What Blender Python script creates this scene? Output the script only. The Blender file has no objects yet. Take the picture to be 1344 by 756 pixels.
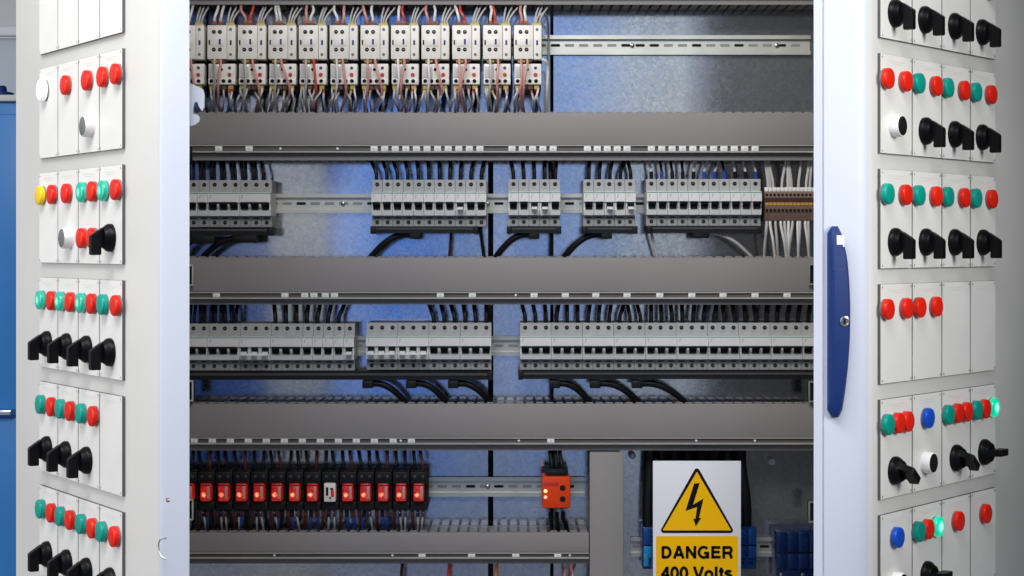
import bpy, bmesh, math, random
from mathutils import Vector, Matrix
R = random.Random(7)
PI = math.pi
scene = bpy.context.scene
COL = scene.collection
F = 2400.0            # focal length in photo pixels
CX, CY = 672.0, 325.0 # principal column, horizon row
H = 1.30              # camera height

def U(px, py, Y):
    return Vector(((px - CX) / F * Y, Y, H - (py - CY) / F * Y))

ORD = ['zeroth', 'first', 'second', 'third', 'fourth', 'fifth', 'sixth', 'seventh', 'eighth', 'ninth', 'tenth',
       'eleventh', 'twelfth', 'thirteenth', 'fourteenth', 'fifteenth', 'sixteenth', 'seventeenth', 'eighteenth',
       'nineteenth', 'twentieth', 'twenty-first', 'twenty-second', 'twenty-third', 'twenty-fourth', 'twenty-fifth',
       'twenty-sixth', 'twenty-seventh', 'twenty-eighth', 'twenty-ninth', 'thirtieth']

# ------------------------------------------------------------------ materials
M = {}
def mat(name, col, rough=0.5, metal=0.0, coat=0.0, noise=0.0, nscale=30.0, bump=0.0, bscale=200.0, vary=0.0, trans=0.0, spec=None):
    m = bpy.data.materials.new(name); m.use_nodes = True
    nt = m.node_tree; b = nt.nodes['Principled BSDF']
    b.inputs['Base Color'].default_value = (*col, 1)
    b.inputs['Roughness'].default_value = rough
    b.inputs['Metallic'].default_value = metal
    b.inputs['Coat Weight'].default_value = coat
    if spec is not None: b.inputs['Specular IOR Level'].default_value = spec
    if trans: b.inputs['Transmission Weight'].default_value = trans
    tc = None
    if noise or bump or vary:
        tc = nt.nodes.new('ShaderNodeTexCoord')
    if noise or vary:
        hsv = nt.nodes.new('ShaderNodeHueSaturation'); hsv.inputs['Color'].default_value = (*col, 1)
        val = None
        if noise:
            n = nt.nodes.new('ShaderNodeTexNoise'); n.inputs['Scale'].default_value = nscale; n.inputs['Detail'].default_value = 5
            nt.links.new(tc.outputs['Object'], n.inputs['Vector'])
            mr = nt.nodes.new('ShaderNodeMapRange')
            mr.inputs['From Min'].default_value = .3; mr.inputs['From Max'].default_value = .7
            mr.inputs['To Min'].default_value = 1 - noise; mr.inputs['To Max'].default_value = 1 + noise * .5
            nt.links.new(n.outputs['Fac'], mr.inputs['Value']); val = mr.outputs['Result']
            rr = nt.nodes.new('ShaderNodeMapRange')
            rr.inputs['To Min'].default_value = max(0, rough - .1); rr.inputs['To Max'].default_value = min(1, rough + .12)
            nt.links.new(n.outputs['Fac'], rr.inputs['Value']); nt.links.new(rr.outputs['Result'], b.inputs['Roughness'])
        if vary:
            oi = nt.nodes.new('ShaderNodeObjectInfo'); m2 = nt.nodes.new('ShaderNodeMapRange')
            m2.inputs['To Min'].default_value = 1 - vary; m2.inputs['To Max'].default_value = 1 + vary * .6
            nt.links.new(oi.outputs['Random'], m2.inputs['Value'])
            if val is not None:
                mu = nt.nodes.new('ShaderNodeMath'); mu.operation = 'MULTIPLY'
                nt.links.new(val, mu.inputs[0]); nt.links.new(m2.outputs['Result'], mu.inputs[1]); val = mu.outputs[0]
            else: val = m2.outputs['Result']
        nt.links.new(val, hsv.inputs['Value']); nt.links.new(hsv.outputs['Color'], b.inputs['Base Color'])
    if bump:
        n2 = nt.nodes.new('ShaderNodeTexNoise'); n2.inputs['Scale'].default_value = bscale; n2.inputs['Detail'].default_value = 3
        nt.links.new(tc.outputs['Object'], n2.inputs['Vector'])
        bp = nt.nodes.new('ShaderNodeBump'); bp.inputs['Strength'].default_value = bump; bp.inputs['Distance'].default_value = .001
        nt.links.new(n2.outputs['Fac'], bp.inputs['Height']); nt.links.new(bp.outputs['Normal'], b.inputs['Normal'])
    M[name] = m; return m

mat('door_paint', (.69, .69, .668), .42, noise=.05, nscale=3, bump=.10, bscale=500)
mat('plate_plastic', (.79, .79, .77), .38, noise=.04, nscale=15, vary=.03)
mat('caption_ink', (.62, .62, .61), .7)
mat('plate_edge_shadow', (.09, .09, .095), .6)
mat('latch_zinc', (.36, .39, .46), .5)
mat('edge_bluish', (.57, .61, .725), .42, noise=.02, nscale=3, bump=.06, bscale=500)  # bluer than the door leaf, used on both edge strips
mat('lens_red', (.72, .016, .006), .32, vary=.08, spec=.22)
mat('lens_teal', (.002, .30, .235), .32, vary=.08, spec=.22)
mat('lens_yellow', (.85, .55, .01), .32, spec=.25)
mat('lens_blue', (.006, .075, .52), .32, spec=.25)
mat('lens_white', (.85, .85, .86), .25, coat=.2)
mat('slot_shade', (.24, .24, .23), .6)
mat('bezel_grey', (.16, .16, .17), .5)
mat('black_plastic', (.008, .008, .009), .5, noise=.2, nscale=60, spec=.25)
mat('knob_black', (.003, .003, .004), .38, spec=.14)
mat('chrome', (.72, .72, .73), .22, metal=1)
mat('satin_silver', (.80, .80, .80), .42, metal=.35)
mat('button_grey', (.13, .14, .14), .5)
mat('screw_steel', (.5, .5, .5), .35, metal=1)
mat('handle_blue', (.004, .026, .145), .45, noise=.06, nscale=40, spec=.3)
mat('sticker_white', (.8, .8, .82), .5)
mat('duct_pvc', (.268, .249, .238), .62, noise=.05, nscale=6, bump=.06, bscale=300)
mat('duct_base', (.20, .19, .18), .55)
mat('channel_pvc', (.40, .385, .345), .45, noise=.05, nscale=30)
mat('channel_groove', (.10, .095, .085), .6)
mat('tag_white', (.82, .82, .80), .5, vary=.06)
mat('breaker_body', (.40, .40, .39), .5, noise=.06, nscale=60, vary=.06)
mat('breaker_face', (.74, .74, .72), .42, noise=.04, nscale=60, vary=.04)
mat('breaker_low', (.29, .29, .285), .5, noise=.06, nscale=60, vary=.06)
mat('seam_dark', (.05, .05, .05), .7)
mat('stripe_green', (.03, .26, .14), .5)
mat('toggle_black', (.006, .006, .007), .45, spec=.25)
mat('toggle_white', (.75, .75, .76), .4)
mat('print_grey', (.30, .30, .31), .7)
mat('hole_dark', (.012, .012, .012), .8, spec=.15)
mat('contactor_cream', (.85, .81, .73), .45, noise=.05, nscale=40, vary=.05)
mat('overload_cream', (.80, .77, .70), .45, noise=.06, nscale=40, vary=.05)
mat('overload_cover', (.58, .57, .53), .25, coat=.3)
mat('blue_mark', (.012, .03, .17), .4)
mat('red_button', (.55, .03, .02), .35)
mat('olive_tab', (.42, .30, .05), .5)
mat('yellow_tab', (.56, .46, .18), .5)
mat('brown_clamp', (.10, .045, .02), .5)
mat('din_steel', (.60, .60, .53), .38, metal=.75, noise=.08, nscale=12)
mat('wire_black', (.006, .006, .008), .5, vary=.2, spec=.22)
mat('wire_grey', (.50, .49, .47), .45, vary=.15)
mat('wire_white', (.78, .76, .73), .42, vary=.1)
mat('wire_red', (.55, .06, .04), .42, vary=.1)
mat('wire_pink', (.66, .30, .27), .42, vary=.1)
mat('wire_orange', (.75, .22, .08), .42, vary=.1)
mat('wire_brown', (.075, .020, .011), .5, vary=.2, spec=.25)
mat('wire_blue', (.015, .06, .32), .42, vary=.15)
mat('ferrule_yellow', (.60, .42, .04), .45)
mat('device_orange', (.74, .055, .008), .42, noise=.05, nscale=60, spec=.2)
mat('terminal_brown', (.20, .135, .10), .5, noise=.1, nscale=100)
mat('terminal_dark', (.05, .012, .01), .5)
mat('terminal_yellow', (.50, .26, .04), .5)
mat('sign_white', (.80, .80, .83), .32, noise=.03, nscale=10)
mat('sign_yellow', (.98, .53, .002), .45, noise=.03, nscale=14, spec=.15)
mat('sign_black', (.006, .006, .006), .5, spec=.15)
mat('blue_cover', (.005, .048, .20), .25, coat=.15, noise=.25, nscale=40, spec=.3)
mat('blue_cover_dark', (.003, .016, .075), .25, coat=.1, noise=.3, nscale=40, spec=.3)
mat('cyan_cover', (.01, .20, .42), .2, coat=.4)
mat('cabinet_grey', (.55, .55, .54), .5, noise=.04, nscale=5)
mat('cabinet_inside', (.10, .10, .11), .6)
mat('machine_blue', (.030, .22, .60), .38, noise=.08, nscale=3)
mat('reflector_pale', (.72, .78, .86), .4)
mat('reflector_blue', (.05, .17, .62), .35)
mat('wall_grey', (.62, .63, .62), .7, noise=.04, nscale=4)
mat('wall_blue_grey', (.58, .63, .68), .6, noise=.04, nscale=4)
mat('floor_grey', (.30, .30, .29), .5, noise=.1, nscale=4)

def lit(name, col, core, s_edge, s_core, rad, cx=0, cz=0, base=None):
    """lamp lens lit from inside: a real emitter, hottest where the bulb sits behind the lens"""
    m = mat(name, base or col, .25, coat=.3); nt = m.node_tree; b = nt.nodes['Principled BSDF']
    tc = nt.nodes.new('ShaderNodeTexCoord'); mp = nt.nodes.new('ShaderNodeVectorMath'); mp.operation = 'SUBTRACT'
    mp.inputs[1].default_value = (cx, 0, cz)
    sc_ = nt.nodes.new('ShaderNodeVectorMath'); sc_.operation = 'MULTIPLY'; sc_.inputs[1].default_value = (1, 0, 1)
    ln = nt.nodes.new('ShaderNodeVectorMath'); ln.operation = 'LENGTH'
    nt.links.new(tc.outputs['Object'], mp.inputs[0]); nt.links.new(mp.outputs[0], sc_.inputs[0]); nt.links.new(sc_.outputs[0], ln.inputs[0])
    mr = nt.nodes.new('ShaderNodeMapRange'); mr.interpolation_type = 'SMOOTHSTEP'
    mr.inputs['From Min'].default_value = rad * .15; mr.inputs['From Max'].default_value = rad
    mr.inputs['To Min'].default_value = 1; mr.inputs['To Max'].default_value = 0
    nt.links.new(ln.outputs['Value'], mr.inputs['Value'])
    mx = nt.nodes.new('ShaderNodeMix'); mx.data_type = 'RGBA'
    mx.inputs['A'].default_value = (*col, 1); mx.inputs['B'].default_value = (*core, 1)
    nt.links.new(mr.outputs['Result'], mx.inputs['Factor']); nt.links.new(mx.outputs['Result'], b.inputs['Emission Color'])
    m2 = nt.nodes.new('ShaderNodeMapRange'); m2.inputs['To Min'].default_value = s_edge; m2.inputs['To Max'].default_value = s_core
    nt.links.new(mr.outputs['Result'], m2.inputs['Value'])
    nz = nt.nodes.new('ShaderNodeTexNoise'); nz.inputs['Scale'].default_value = 260 if 'relay' in name else 60; nz.inputs['Detail'].default_value = 2
    oi = nt.nodes.new('ShaderNodeObjectInfo'); av = nt.nodes.new('ShaderNodeVectorMath'); av.operation = 'ADD'
    nt.links.new(tc.outputs['Object'], av.inputs[0]); nt.links.new(oi.outputs['Random'], av.inputs[1]); nt.links.new(av.outputs[0], nz.inputs['Vector'])
    m3 = nt.nodes.new('ShaderNodeMapRange'); m3.inputs['From Min'].default_value = .35; m3.inputs['From Max'].default_value = .65
    m3.inputs['To Min'].default_value = .25 if 'relay' in name else .85; m3.inputs['To Max'].default_value = 1.25
    nt.links.new(nz.outputs['Fac'], m3.inputs['Value'])
    m4 = nt.nodes.new('ShaderNodeMath'); m4.operation = 'MULTIPLY'
    nt.links.new(m2.outputs['Result'], m4.inputs[0]); nt.links.new(m3.outputs['Result'], m4.inputs[1])
    nt.links.new(m4.outputs[0], b.inputs['Emission Strength'])
lit('lens_green_lit', (.0, .62, .36), (.30, 1, .62), .18, .95, .0090, base=(.004, .36, .26))
lit('lens_white_lit', (1, 1, 1), (1, 1, 1), .35, 1.0, .014, base=(.85, .85, .86))
lit('lens_green_bright', (.0, .70, .36), (.34, 1, .62), .7, 1.7, .010, base=(.004, .36, .26))
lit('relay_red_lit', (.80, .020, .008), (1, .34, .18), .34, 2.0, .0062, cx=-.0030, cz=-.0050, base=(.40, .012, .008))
lit('led_yellow', (1, .55, .1), (1, .85, .4), 1.2, 2.0, .003)
lit('led_red', (1, .25, .15), (1, .6, .5), 1.0, 1.6, .003)

def galvanised(name, tint_a, tint_b, metal):
    m = bpy.data.materials.new(name); m.use_nodes = True; nt = m.node_tree; b = nt.nodes['Principled BSDF']
    tc = nt.nodes.new('ShaderNodeTexCoord')
    v = nt.nodes.new('ShaderNodeTexVoronoi'); v.inputs['Scale'].default_value = 240
    n0 = nt.nodes.new('ShaderNodeTexNoise'); n0.inputs['Scale'].default_value = 60; n0.inputs['Detail'].default_value = 4
    ad = nt.nodes.new('ShaderNodeMix'); ad.data_type = 'VECTOR'; ad.inputs['Factor'].default_value = .015
    nt.links.new(tc.outputs['Object'], n0.inputs['Vector'])
    nt.links.new(tc.outputs['Object'], ad.inputs['A']); nt.links.new(n0.outputs['Color'], ad.inputs['B'])
    nt.links.new(ad.outputs['Result'], v.inputs['Vector'])
    sp = nt.nodes.new('ShaderNodeSeparateColor'); nt.links.new(v.outputs['Color'], sp.inputs['Color'])
    cr = nt.nodes.new('ShaderNodeMapRange'); cr.inputs['To Min'].default_value = .57; cr.inputs['To Max'].default_value = .70
    nt.links.new(sp.outputs['Red'], cr.inputs['Value'])
    cc = nt.nodes.new('ShaderNodeCombineColor')
    for k in ('Red', 'Green', 'Blue'): nt.links.new(cr.outputs['Result'], cc.inputs[k])
    n5 = nt.nodes.new('ShaderNodeTexNoise'); n5.inputs['Scale'].default_value = 5; n5.inputs['Detail'].default_value = 3
    nt.links.new(tc.outputs['Object'], n5.inputs['Vector'])
    r5 = nt.nodes.new('ShaderNodeMapRange'); r5.inputs['From Min'].default_value = .38; r5.inputs['From Max'].default_value = .62
    nt.links.new(n5.outputs['Fac'], r5.inputs['Value'])
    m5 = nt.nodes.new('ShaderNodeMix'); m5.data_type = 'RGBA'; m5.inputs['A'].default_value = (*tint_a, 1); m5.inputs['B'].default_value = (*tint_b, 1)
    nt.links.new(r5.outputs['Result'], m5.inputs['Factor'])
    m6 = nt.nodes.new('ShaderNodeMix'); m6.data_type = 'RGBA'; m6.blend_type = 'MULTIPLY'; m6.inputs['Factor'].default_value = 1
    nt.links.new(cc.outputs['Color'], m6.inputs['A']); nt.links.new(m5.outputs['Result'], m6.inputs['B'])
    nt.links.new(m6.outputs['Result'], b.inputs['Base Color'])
    rr = nt.nodes.new('ShaderNodeMapRange'); rr.inputs['To Min'].default_value = .09; rr.inputs['To Max'].default_value = .17
    nt.links.new(sp.outputs['Green'], rr.inputs['Value']); nt.links.new(rr.outputs['Result'], b.inputs['Roughness'])
    b.inputs['Metallic'].default_value = metal
    n1 = nt.nodes.new('ShaderNodeTexNoise'); n1.inputs['Scale'].default_value = 9; n1.inputs['Detail'].default_value = 2
    nt.links.new(tc.outputs['Object'], n1.inputs['Vector'])
    ma = nt.nodes.new('ShaderNodeMath'); ma.operation = 'MULTIPLY_ADD'; ma.inputs[1].default_value = .035
    nt.links.new(sp.outputs['Blue'], ma.inputs[0]); nt.links.new(n1.outputs['Fac'], ma.inputs[2])
    bp = nt.nodes.new('ShaderNodeBump'); bp.inputs['Strength'].default_value = .06; bp.inputs['Distance'].default_value = .0015
    nt.links.new(ma.outputs[0], bp.inputs['Height']); nt.links.new(bp.outputs['Normal'], b.inputs['Normal'])
    M[name] = m
# zinc sheet: plain on the right, blue reflections tinted into the left and middle plates
galvanised('galvanised_sheet', (.92, .96, 1), (1, 1, .98), .9)
galvanised('blue_reflection_sheet', (.84, .93, 1.08), (1.05, 1.06, 1.08), .86)

# ------------------------------------------------------------------ mesh building
class MB:
    def __init__(s): s.v = []; s.f = []; s.m = []; s.mats = []
    def mi(s, m):
        if m not in s.mats: s.mats.append(m)
        return s.mats.index(m)
    def add(s, vs, fs, m):
        o = len(s.v); k = s.mi(m)
        s.v += [tuple(v) for v in vs]; s.f += [tuple(o + i for i in f) for f in fs]; s.m += [k] * len(fs); return s
    def box(s, x0, x1, y0, y1, z0, z1, m, c=0.0):
        if x0 > x1: x0, x1 = x1, x0
        if y0 > y1: y0, y1 = y1, y0
        if z0 > z1: z0, z1 = z1, z0
        if c <= 0:
            vs = [(x, y, z) for x in (x0, x1) for y in (y0, y1) for z in (z0, z1)]
            fs = [(0, 1, 3, 2), (4, 6, 7, 5), (0, 4, 5, 1), (2, 3, 7, 6), (0, 2, 6, 4), (1, 5, 7, 3)]
            return s.add(vs, fs, m)
        bm = bmesh.new(); bmesh.ops.create_cube(bm, size=1)
        for v in bm.verts:
            v.co = Vector(((x0 + x1) / 2 + v.co.x * (x1 - x0), (y0 + y1) / 2 + v.co.y * (y1 - y0), (z0 + z1) / 2 + v.co.z * (z1 - z0)))
        bmesh.ops.bevel(bm, geom=bm.edges[:], offset=c, segments=2, profile=.5, affect='EDGES')
        return s.bm(bm, m)
    def bm(s, bm, m):
        bm.verts.index_update()
        s.add([v.co.copy() for v in bm.verts], [[v.index for v in f.verts] for f in bm.faces], m); bm.free(); return s
    def prism(s, pts, axis, a, b, m):
        """polygon pts (2D) extruded along axis: 'x' -> pts (y,z), 'y' -> (x,z), 'z' -> (x,y)"""
        n = len(pts)
        def P(p, t): return (t, p[0], p[1]) if axis == 'x' else (p[0], t, p[1]) if axis == 'y' else (p[0], p[1], t)
        vs = [P(p, a) for p in pts] + [P(p, b) for p in pts]
        fs = [tuple(range(n)), tuple(range(2 * n - 1, n - 1, -1))] + [(i, i + n, (i + 1) % n + n, (i + 1) % n) for i in range(n)]
        return s.add(vs, fs, m)
    def lathe(s, prof, c, m, seg=20, axis='y', rib=0.0, ribn=0):
        """prof: (radius, offset along axis) list; closed with caps"""
        vs = []; fs = []
        for r, t in prof:
            for k in range(seg):
                a = 2 * PI * k / seg; rr = r * (1 - (rib if (k % 2 and rib) else 0))
                u, w = rr * math.cos(a), rr * math.sin(a)
                vs.append((c[0] + u, c[1] + t, c[2] + w) if axis == 'y' else (c[0] + u, c[1] + w, c[2] + t) if axis == 'z' else (c[0] + t, c[1] + u, c[2] + w))
        for i in range(len(prof) - 1):
            for k in range(seg):
                k2 = (k + 1) % seg
                fs.append((i * seg + k, i * seg + k2, (i + 1) * seg + k2, (i + 1) * seg + k))
        fs.append(tuple(range(seg))); fs.append(tuple(range(len(vs) - 1, len(vs) - seg - 1, -1)))
        return s.add(vs, fs, m)
    def tube(s, pts, r, m, seg=7, sub=5):
        P = [Vector(p) for p in pts]
        if len(P) > 2:
            Q = [P[0] * 2 - P[1]] + P + [P[-1] * 2 - P[-2]]; out = []
            for i in range(1, len(Q) - 2):
                for k in range(sub):
                    t = k / sub
                    out.append(.5 * ((2 * Q[i]) + (Q[i + 1] - Q[i - 1]) * t + (2 * Q[i - 1] - 5 * Q[i] + 4 * Q[i + 1] - Q[i + 2]) * t * t + (3 * Q[i] - Q[i - 1] - 3 * Q[i + 1] + Q[i + 2]) * t ** 3))
            P = out + [P[-1]]
        vs = []; fs = []; nrm = None
        for i, p in enumerate(P):
            d = (P[min(i + 1, len(P) - 1)] - P[max(i - 1, 0)]).normalized()
            if nrm is None: nrm = d.orthogonal().normalized()
            nrm = (nrm - d * nrm.dot(d)).normalized(); bn = d.cross(nrm)
            rr = r[min(i * len(r) // len(P), len(r) - 1)] if isinstance(r, (list, tuple)) else r
            for k in range(seg):
                a = 2 * PI * k / seg; vs.append(p + (nrm * math.cos(a) + bn * math.sin(a)) * rr)
        for i in range(len(P) - 1):
            for k in range(seg):
                k2 = (k + 1) % seg; fs.append((i * seg + k, i * seg + k2, (i + 1) * seg + k2, (i + 1) * seg + k))
        fs.append(tuple(range(seg - 1, -1, -1))); fs.append(tuple(range(len(vs) - seg, len(vs))))
        return s.add(vs, fs, m)
    def build(s, name, parent=None, loc=(0, 0, 0), rot=None, smooth=True):
        me = bpy.data.meshes.new(name); me.from_pydata(s.v, [], s.f)
        for m in s.mats: me.materials.append(M[m])
        for p, k in zip(me.polygons, s.m): p.material_index = k
        bm = bmesh.new(); bm.from_mesh(me); bmesh.ops.recalc_face_normals(bm, faces=bm.faces[:]); bm.to_mesh(me); bm.free()
        if smooth:
            for p in me.polygons: p.use_smooth = True
            me.set_sharp_from_angle(angle=math.radians(38))
        o = bpy.data.objects.new(name, me); COL.objects.link(o); o.location = loc
        if rot: o.rotation_euler = rot
        if parent: o.parent = parent
        return o

def tag(o, label, cat, group=None):
    o['label'] = label; o['category'] = cat
    if group: o['group'] = group
    return o
def root(name, label, cat, loc=(0, 0, 0), rz=0, group=None):
    o = bpy.data.objects.new(name, None); o.empty_display_size = .01; COL.objects.link(o)
    o.location = loc; o.rotation_euler = (0, 0, rz); return tag(o, label, cat, group)
def dup(r, loc, label, group=None, rz=None):
    n = r.copy(); COL.objects.link(n); n.location = loc; n['label'] = label
    if rz is not None: n.rotation_euler = (0, 0, rz)
    if group: n['group'] = group
    for ch in list(r.children):
        c = ch.copy(); COL.objects.link(c); c.parent = n
        for g in ch.children:
            d = g.copy(); COL.objects.link(d); d.parent = c
    return n
class Kind:
    """first use places the prototype, later uses copy it"""
    def __init__(s, make): s.make = make; s.p = None
    def put(s, loc, label, group=None, rz=0):
        if s.p is None:
            s.p = s.make(); s.p.location = loc; s.p.rotation_euler = (0, 0, rz); s.p['label'] = label
            if group: s.p['group'] = group
            return s.p
        return dup(s.p, loc, label, group, rz)
def structure(o): o['kind'] = 'structure'; return o

def wire(pts, r, m, label, group, name='wire', cat='wire', seg=7, end=None):
    P0 = Vector(pts[0]); mb = MB(); mb.tube([Vector(p) - P0 for p in pts], r, m, seg)
    if end:   # coloured ferrule sleeve at the first point
        d = (Vector(pts[1]) - P0).normalized(); mb.tube([-d * .001, d * end[1]], r * 1.35 if not isinstance(r, (list, tuple)) else r[0] * 1.35, end[0], seg)
    return tag(mb.build(name, loc=P0), label, cat, group)

# ------------------------------------------------------------------ depth planes (metres from camera)
YB = 3.150   # breaker noses, duct covers
YP = 3.240   # face of the mounting plates
SB = YB / F
def X(px, Y=YB): return (px - CX) / F * Y
def Zc(py, Y=YB): return H - (py - CY) / F * Y

# ------------------------------------------------------------------ enclosure
CXL, CXR, CYF, CYB_ = -.752, .80, 2.80, 3.40
ZT, ZBm = H + .86, H - 1.06
cab = root('electrical_cabinet', 'tall grey metal cabinet standing open, its interior filled with wiring ducts and breakers', 'cabinet', ((CXL + CXR) / 2, CYF, ZBm))
def cpart(name, x0, x1, y0, y1, z0, z1, m='cabinet_grey', c=.002):
    o = MB().box(x0, x1, y0, y1, z0, z1, m, c).build(name, cab)
    o.location = -Vector(cab.location); return o
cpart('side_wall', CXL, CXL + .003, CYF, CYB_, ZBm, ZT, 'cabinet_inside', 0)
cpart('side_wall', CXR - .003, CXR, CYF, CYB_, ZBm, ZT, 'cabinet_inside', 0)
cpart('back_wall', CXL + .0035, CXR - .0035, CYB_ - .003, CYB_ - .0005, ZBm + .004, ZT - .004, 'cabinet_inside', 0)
cpart('roof_panel', CXL, CXR, CYF, CYB_, ZT + .0005, ZT + .004)
cpart('floor_panel', CXL, CXR, CYF, CYB_, ZBm - .004, ZBm - .0005)

# three galvanised plates, dark joint between
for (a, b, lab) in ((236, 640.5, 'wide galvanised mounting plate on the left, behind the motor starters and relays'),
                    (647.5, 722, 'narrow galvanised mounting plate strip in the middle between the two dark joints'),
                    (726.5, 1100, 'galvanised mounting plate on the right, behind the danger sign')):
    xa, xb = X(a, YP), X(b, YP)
    o = MB().box(0, xb - xa, 0, .003, -1.0, .80, 'galvanised_sheet' if a > 700 else 'blue_reflection_sheet').build('mounting_plate', loc=(xa, YP, H))
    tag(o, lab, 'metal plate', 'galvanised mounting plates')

# ------------------------------------------------------------------ DIN rails
def din_rail(px0, px1, py, label):
    xa, xb = X(px0, YP - .01), X(px1, YP - .01); L = xb - xa; z = Zc(py, YP - .01)
    r = root('mounting_rail', label, 'rail', (xa, YP, z), 0, 'slotted steel mounting rails')
    mb = MB()
    prof = [(-.0015, -.0120), (-.0015, .0120), (-.0085, .0120), (-.0085, .0172), (-.0100, .0172), (-.0100, .0105), (-.0030, .0105), (-.0030, -.0105), (-.0100, -.0105), (-.0100, -.0172), (-.0085, -.0172), (-.0085, -.0120)]
    mb.prism(prof, 'x', 0, L, 'din_steel'); mb.build('rail_profile', r)
    sl = MB(); k = 0; x = .012
    while x < L - .02:
        n = 8; w, h = .0085, .0024
        pts = [(x + w - h + h * math.cos(a), h * math.sin(a)) for a in [(-.5 + j / n) * PI for j in range(n + 1)]] + [(x - w + h + h * math.cos(a), h * math.sin(a)) for a in [(.5 + j / n) * PI for j in range(n + 1)]]
        sl.prism(pts, 'y', -.0026, -.0033, 'hole_dark' if R.random() < .35 else 'slot_shade'); x += .025; k += 1
    o = sl.build('slot_row', r)
    for px in [p for p in (px0 + 60 + 190 * i for i in range(8)) if p < px1 - 20]:
        xx = X(px, YP - .01) - xa
        MB().lathe([(.0040, -.0034), (.0040, -.0058), (.0030, -.0066), (.0006, -.0070)], (xx, 0, 0), 'screw_steel', 12).build('rail_screw', r)
    return r
din_rail(200, 1064, 59, 'top steel rail, bare at right beside the motor starters')
din_rail(200, 1090, 267, 'steel rail carrying the upper row of breakers and brown terminals')
din_rail(200, 1090, 454, 'steel rail carrying the lower row of breakers')
din_rail(200, 768, 639, 'steel rail carrying the glowing red relays and orange module')
din_rail(828, 1090, 718, 'short steel rail behind the danger sign carrying blue covered blocks')

# ------------------------------------------------------------------ cable ducts
def duct(px0, px1, y0, yc, yl, y1, label, tags=(), dots=()):
    """y0..yc cover, yc..yl label channel, yl..y1 lower base lip (photo rows)"""
    xa, xb = X(px0), X(px1); L = xb - xa; zt = Zc(y0)
    r = root('cable_duct', label, 'cable duct', (xa, YB, zt), 0, 'grey slotted cable ducts')
    h1, h2, h3 = (yc - y0) * SB, (yl - y0) * SB, (y1 - y0) * SB
    b = MB(); D = YP - YB - .0005
    b.box(0, L, D - .003, D, -h3 + .002, -.002, 'duct_base')
    b.box(0, L, .010, .0125, -h3, -h2 - .0006, 'duct_base')
    n = int(L / .0170); p = L / n
    for i in range(n):
        for z in (-.0035, -h3 + .0002):
            b.box(i * p + .0025, i * p + p - .0025, .0128, D - .0032, z, z + .0022, 'duct_base')
        b.box(i * p + .0030, i * p + p - .0030, .005, .0126, .0004, .0020, 'duct_pvc')
    b.build('slotted_base', r)
    MB().box(0, L, 0, .0095, -h1, 0, 'duct_pvc', .0012).build('cover', r)
    ch = MB(); g = (h2 - h1)
    ch.box(0, L, .0022, .0090, -h2, -h1 - .0004, 'channel_groove')
    ch.box(0, L, -.0016, .0021, -h1 - .0022, -h1 - .0003, 'channel_pvc')
    ch.box(0, L, -.0016, .0021, -h2 - .0003, -h2 + .0022, 'channel_pvc')
    co = ch.build('label_channel', r)
    tm = None
    for t in tags:
        xx = X(t, YB) - xa
        if tm is None:
            tm = MB().box(-.0061, .0061, -.0012, .0021, -g + .0024, -.0024, 'tag_white', .0004).box(-.0018, .0018, -.0016, -.0011, -g * .62, -g * .40, 'caption_ink').build('label_tag', co, (xx, 0, -h1))
        else:
            c = tm.copy(); COL.objects.link(c); c.parent = co; c.location = (xx, 0, -h1)
    for t in dots:
        MB().lathe([(.0022, .0020), (.0022, .0006), (.0008, .0000)], (0, 0, 0), 'sticker_white', 10).build('rivet', co, (X(t) - xa, 0, -(h1 + h2) / 2))
    return r
def lin(a, b, n): return [a + (b - a) * i / (n - 1) for i in range(n)]
duct(232, 1090, -50, -15, -5, 5, 'grey cable duct along the very top edge above the motor starters')
duct(232, 1068, 148, 190, 200, 210, 'grey cable duct between the motor starters and the upper breakers',
     [287, 327] + lin(491, 630, 11) + lin(672, 726, 5) + lin(771, 823, 5) + lin(855, 991, 11), (368, 443))
duct(232, 1068, 338, 383, 392, 400, 'grey cable duct between the upper and lower breaker rows',
     [284, 374] + [400, 412, 427, 439] + [578, 620] + [701, 742, 782, 823, 866, 908, 949, 991, 1033], (677,))
duct(232, 1068, 530, 574, 583, 592, 'grey cable duct between the lower breakers and the red relays',
     lin(255, 515, 12)[:11] + [516, 540, 723], (681, 526, 914, 991))
duct(232, 773, 699, 725, 733, 741, 'short grey cable duct at the bottom below the red relays', [554, 619, 677, 732], (360, 515, 748))
# vertical duct
vx0, vx1, vz1, vz0 = X(774), X(818), Zc(593.5), H - .75
r = root('cable_duct', 'upright grey cable duct at the bottom, left of the danger sign', 'cable duct', (vx0, YB, vz0), 0, 'grey slotted cable ducts')
b = MB(); D = YP - YB - .0005; W = vx1 - vx0; HH = vz1 - vz0
b.box(.002, W - .002, D - .003, D, 0, HH, 'duct_base')
for i in range(int(HH / .017)):
    for x in (.0004, W - .0026): b.box(x, x + .0022, .0100, D - .0032, i * .017 + .0025, i * .017 + .0145, 'duct_base')
b.build('slotted_base', r); MB().box(0, W, 0, .0095, 0, HH, 'duct_pvc', .0012).build('cover', r)

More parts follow.
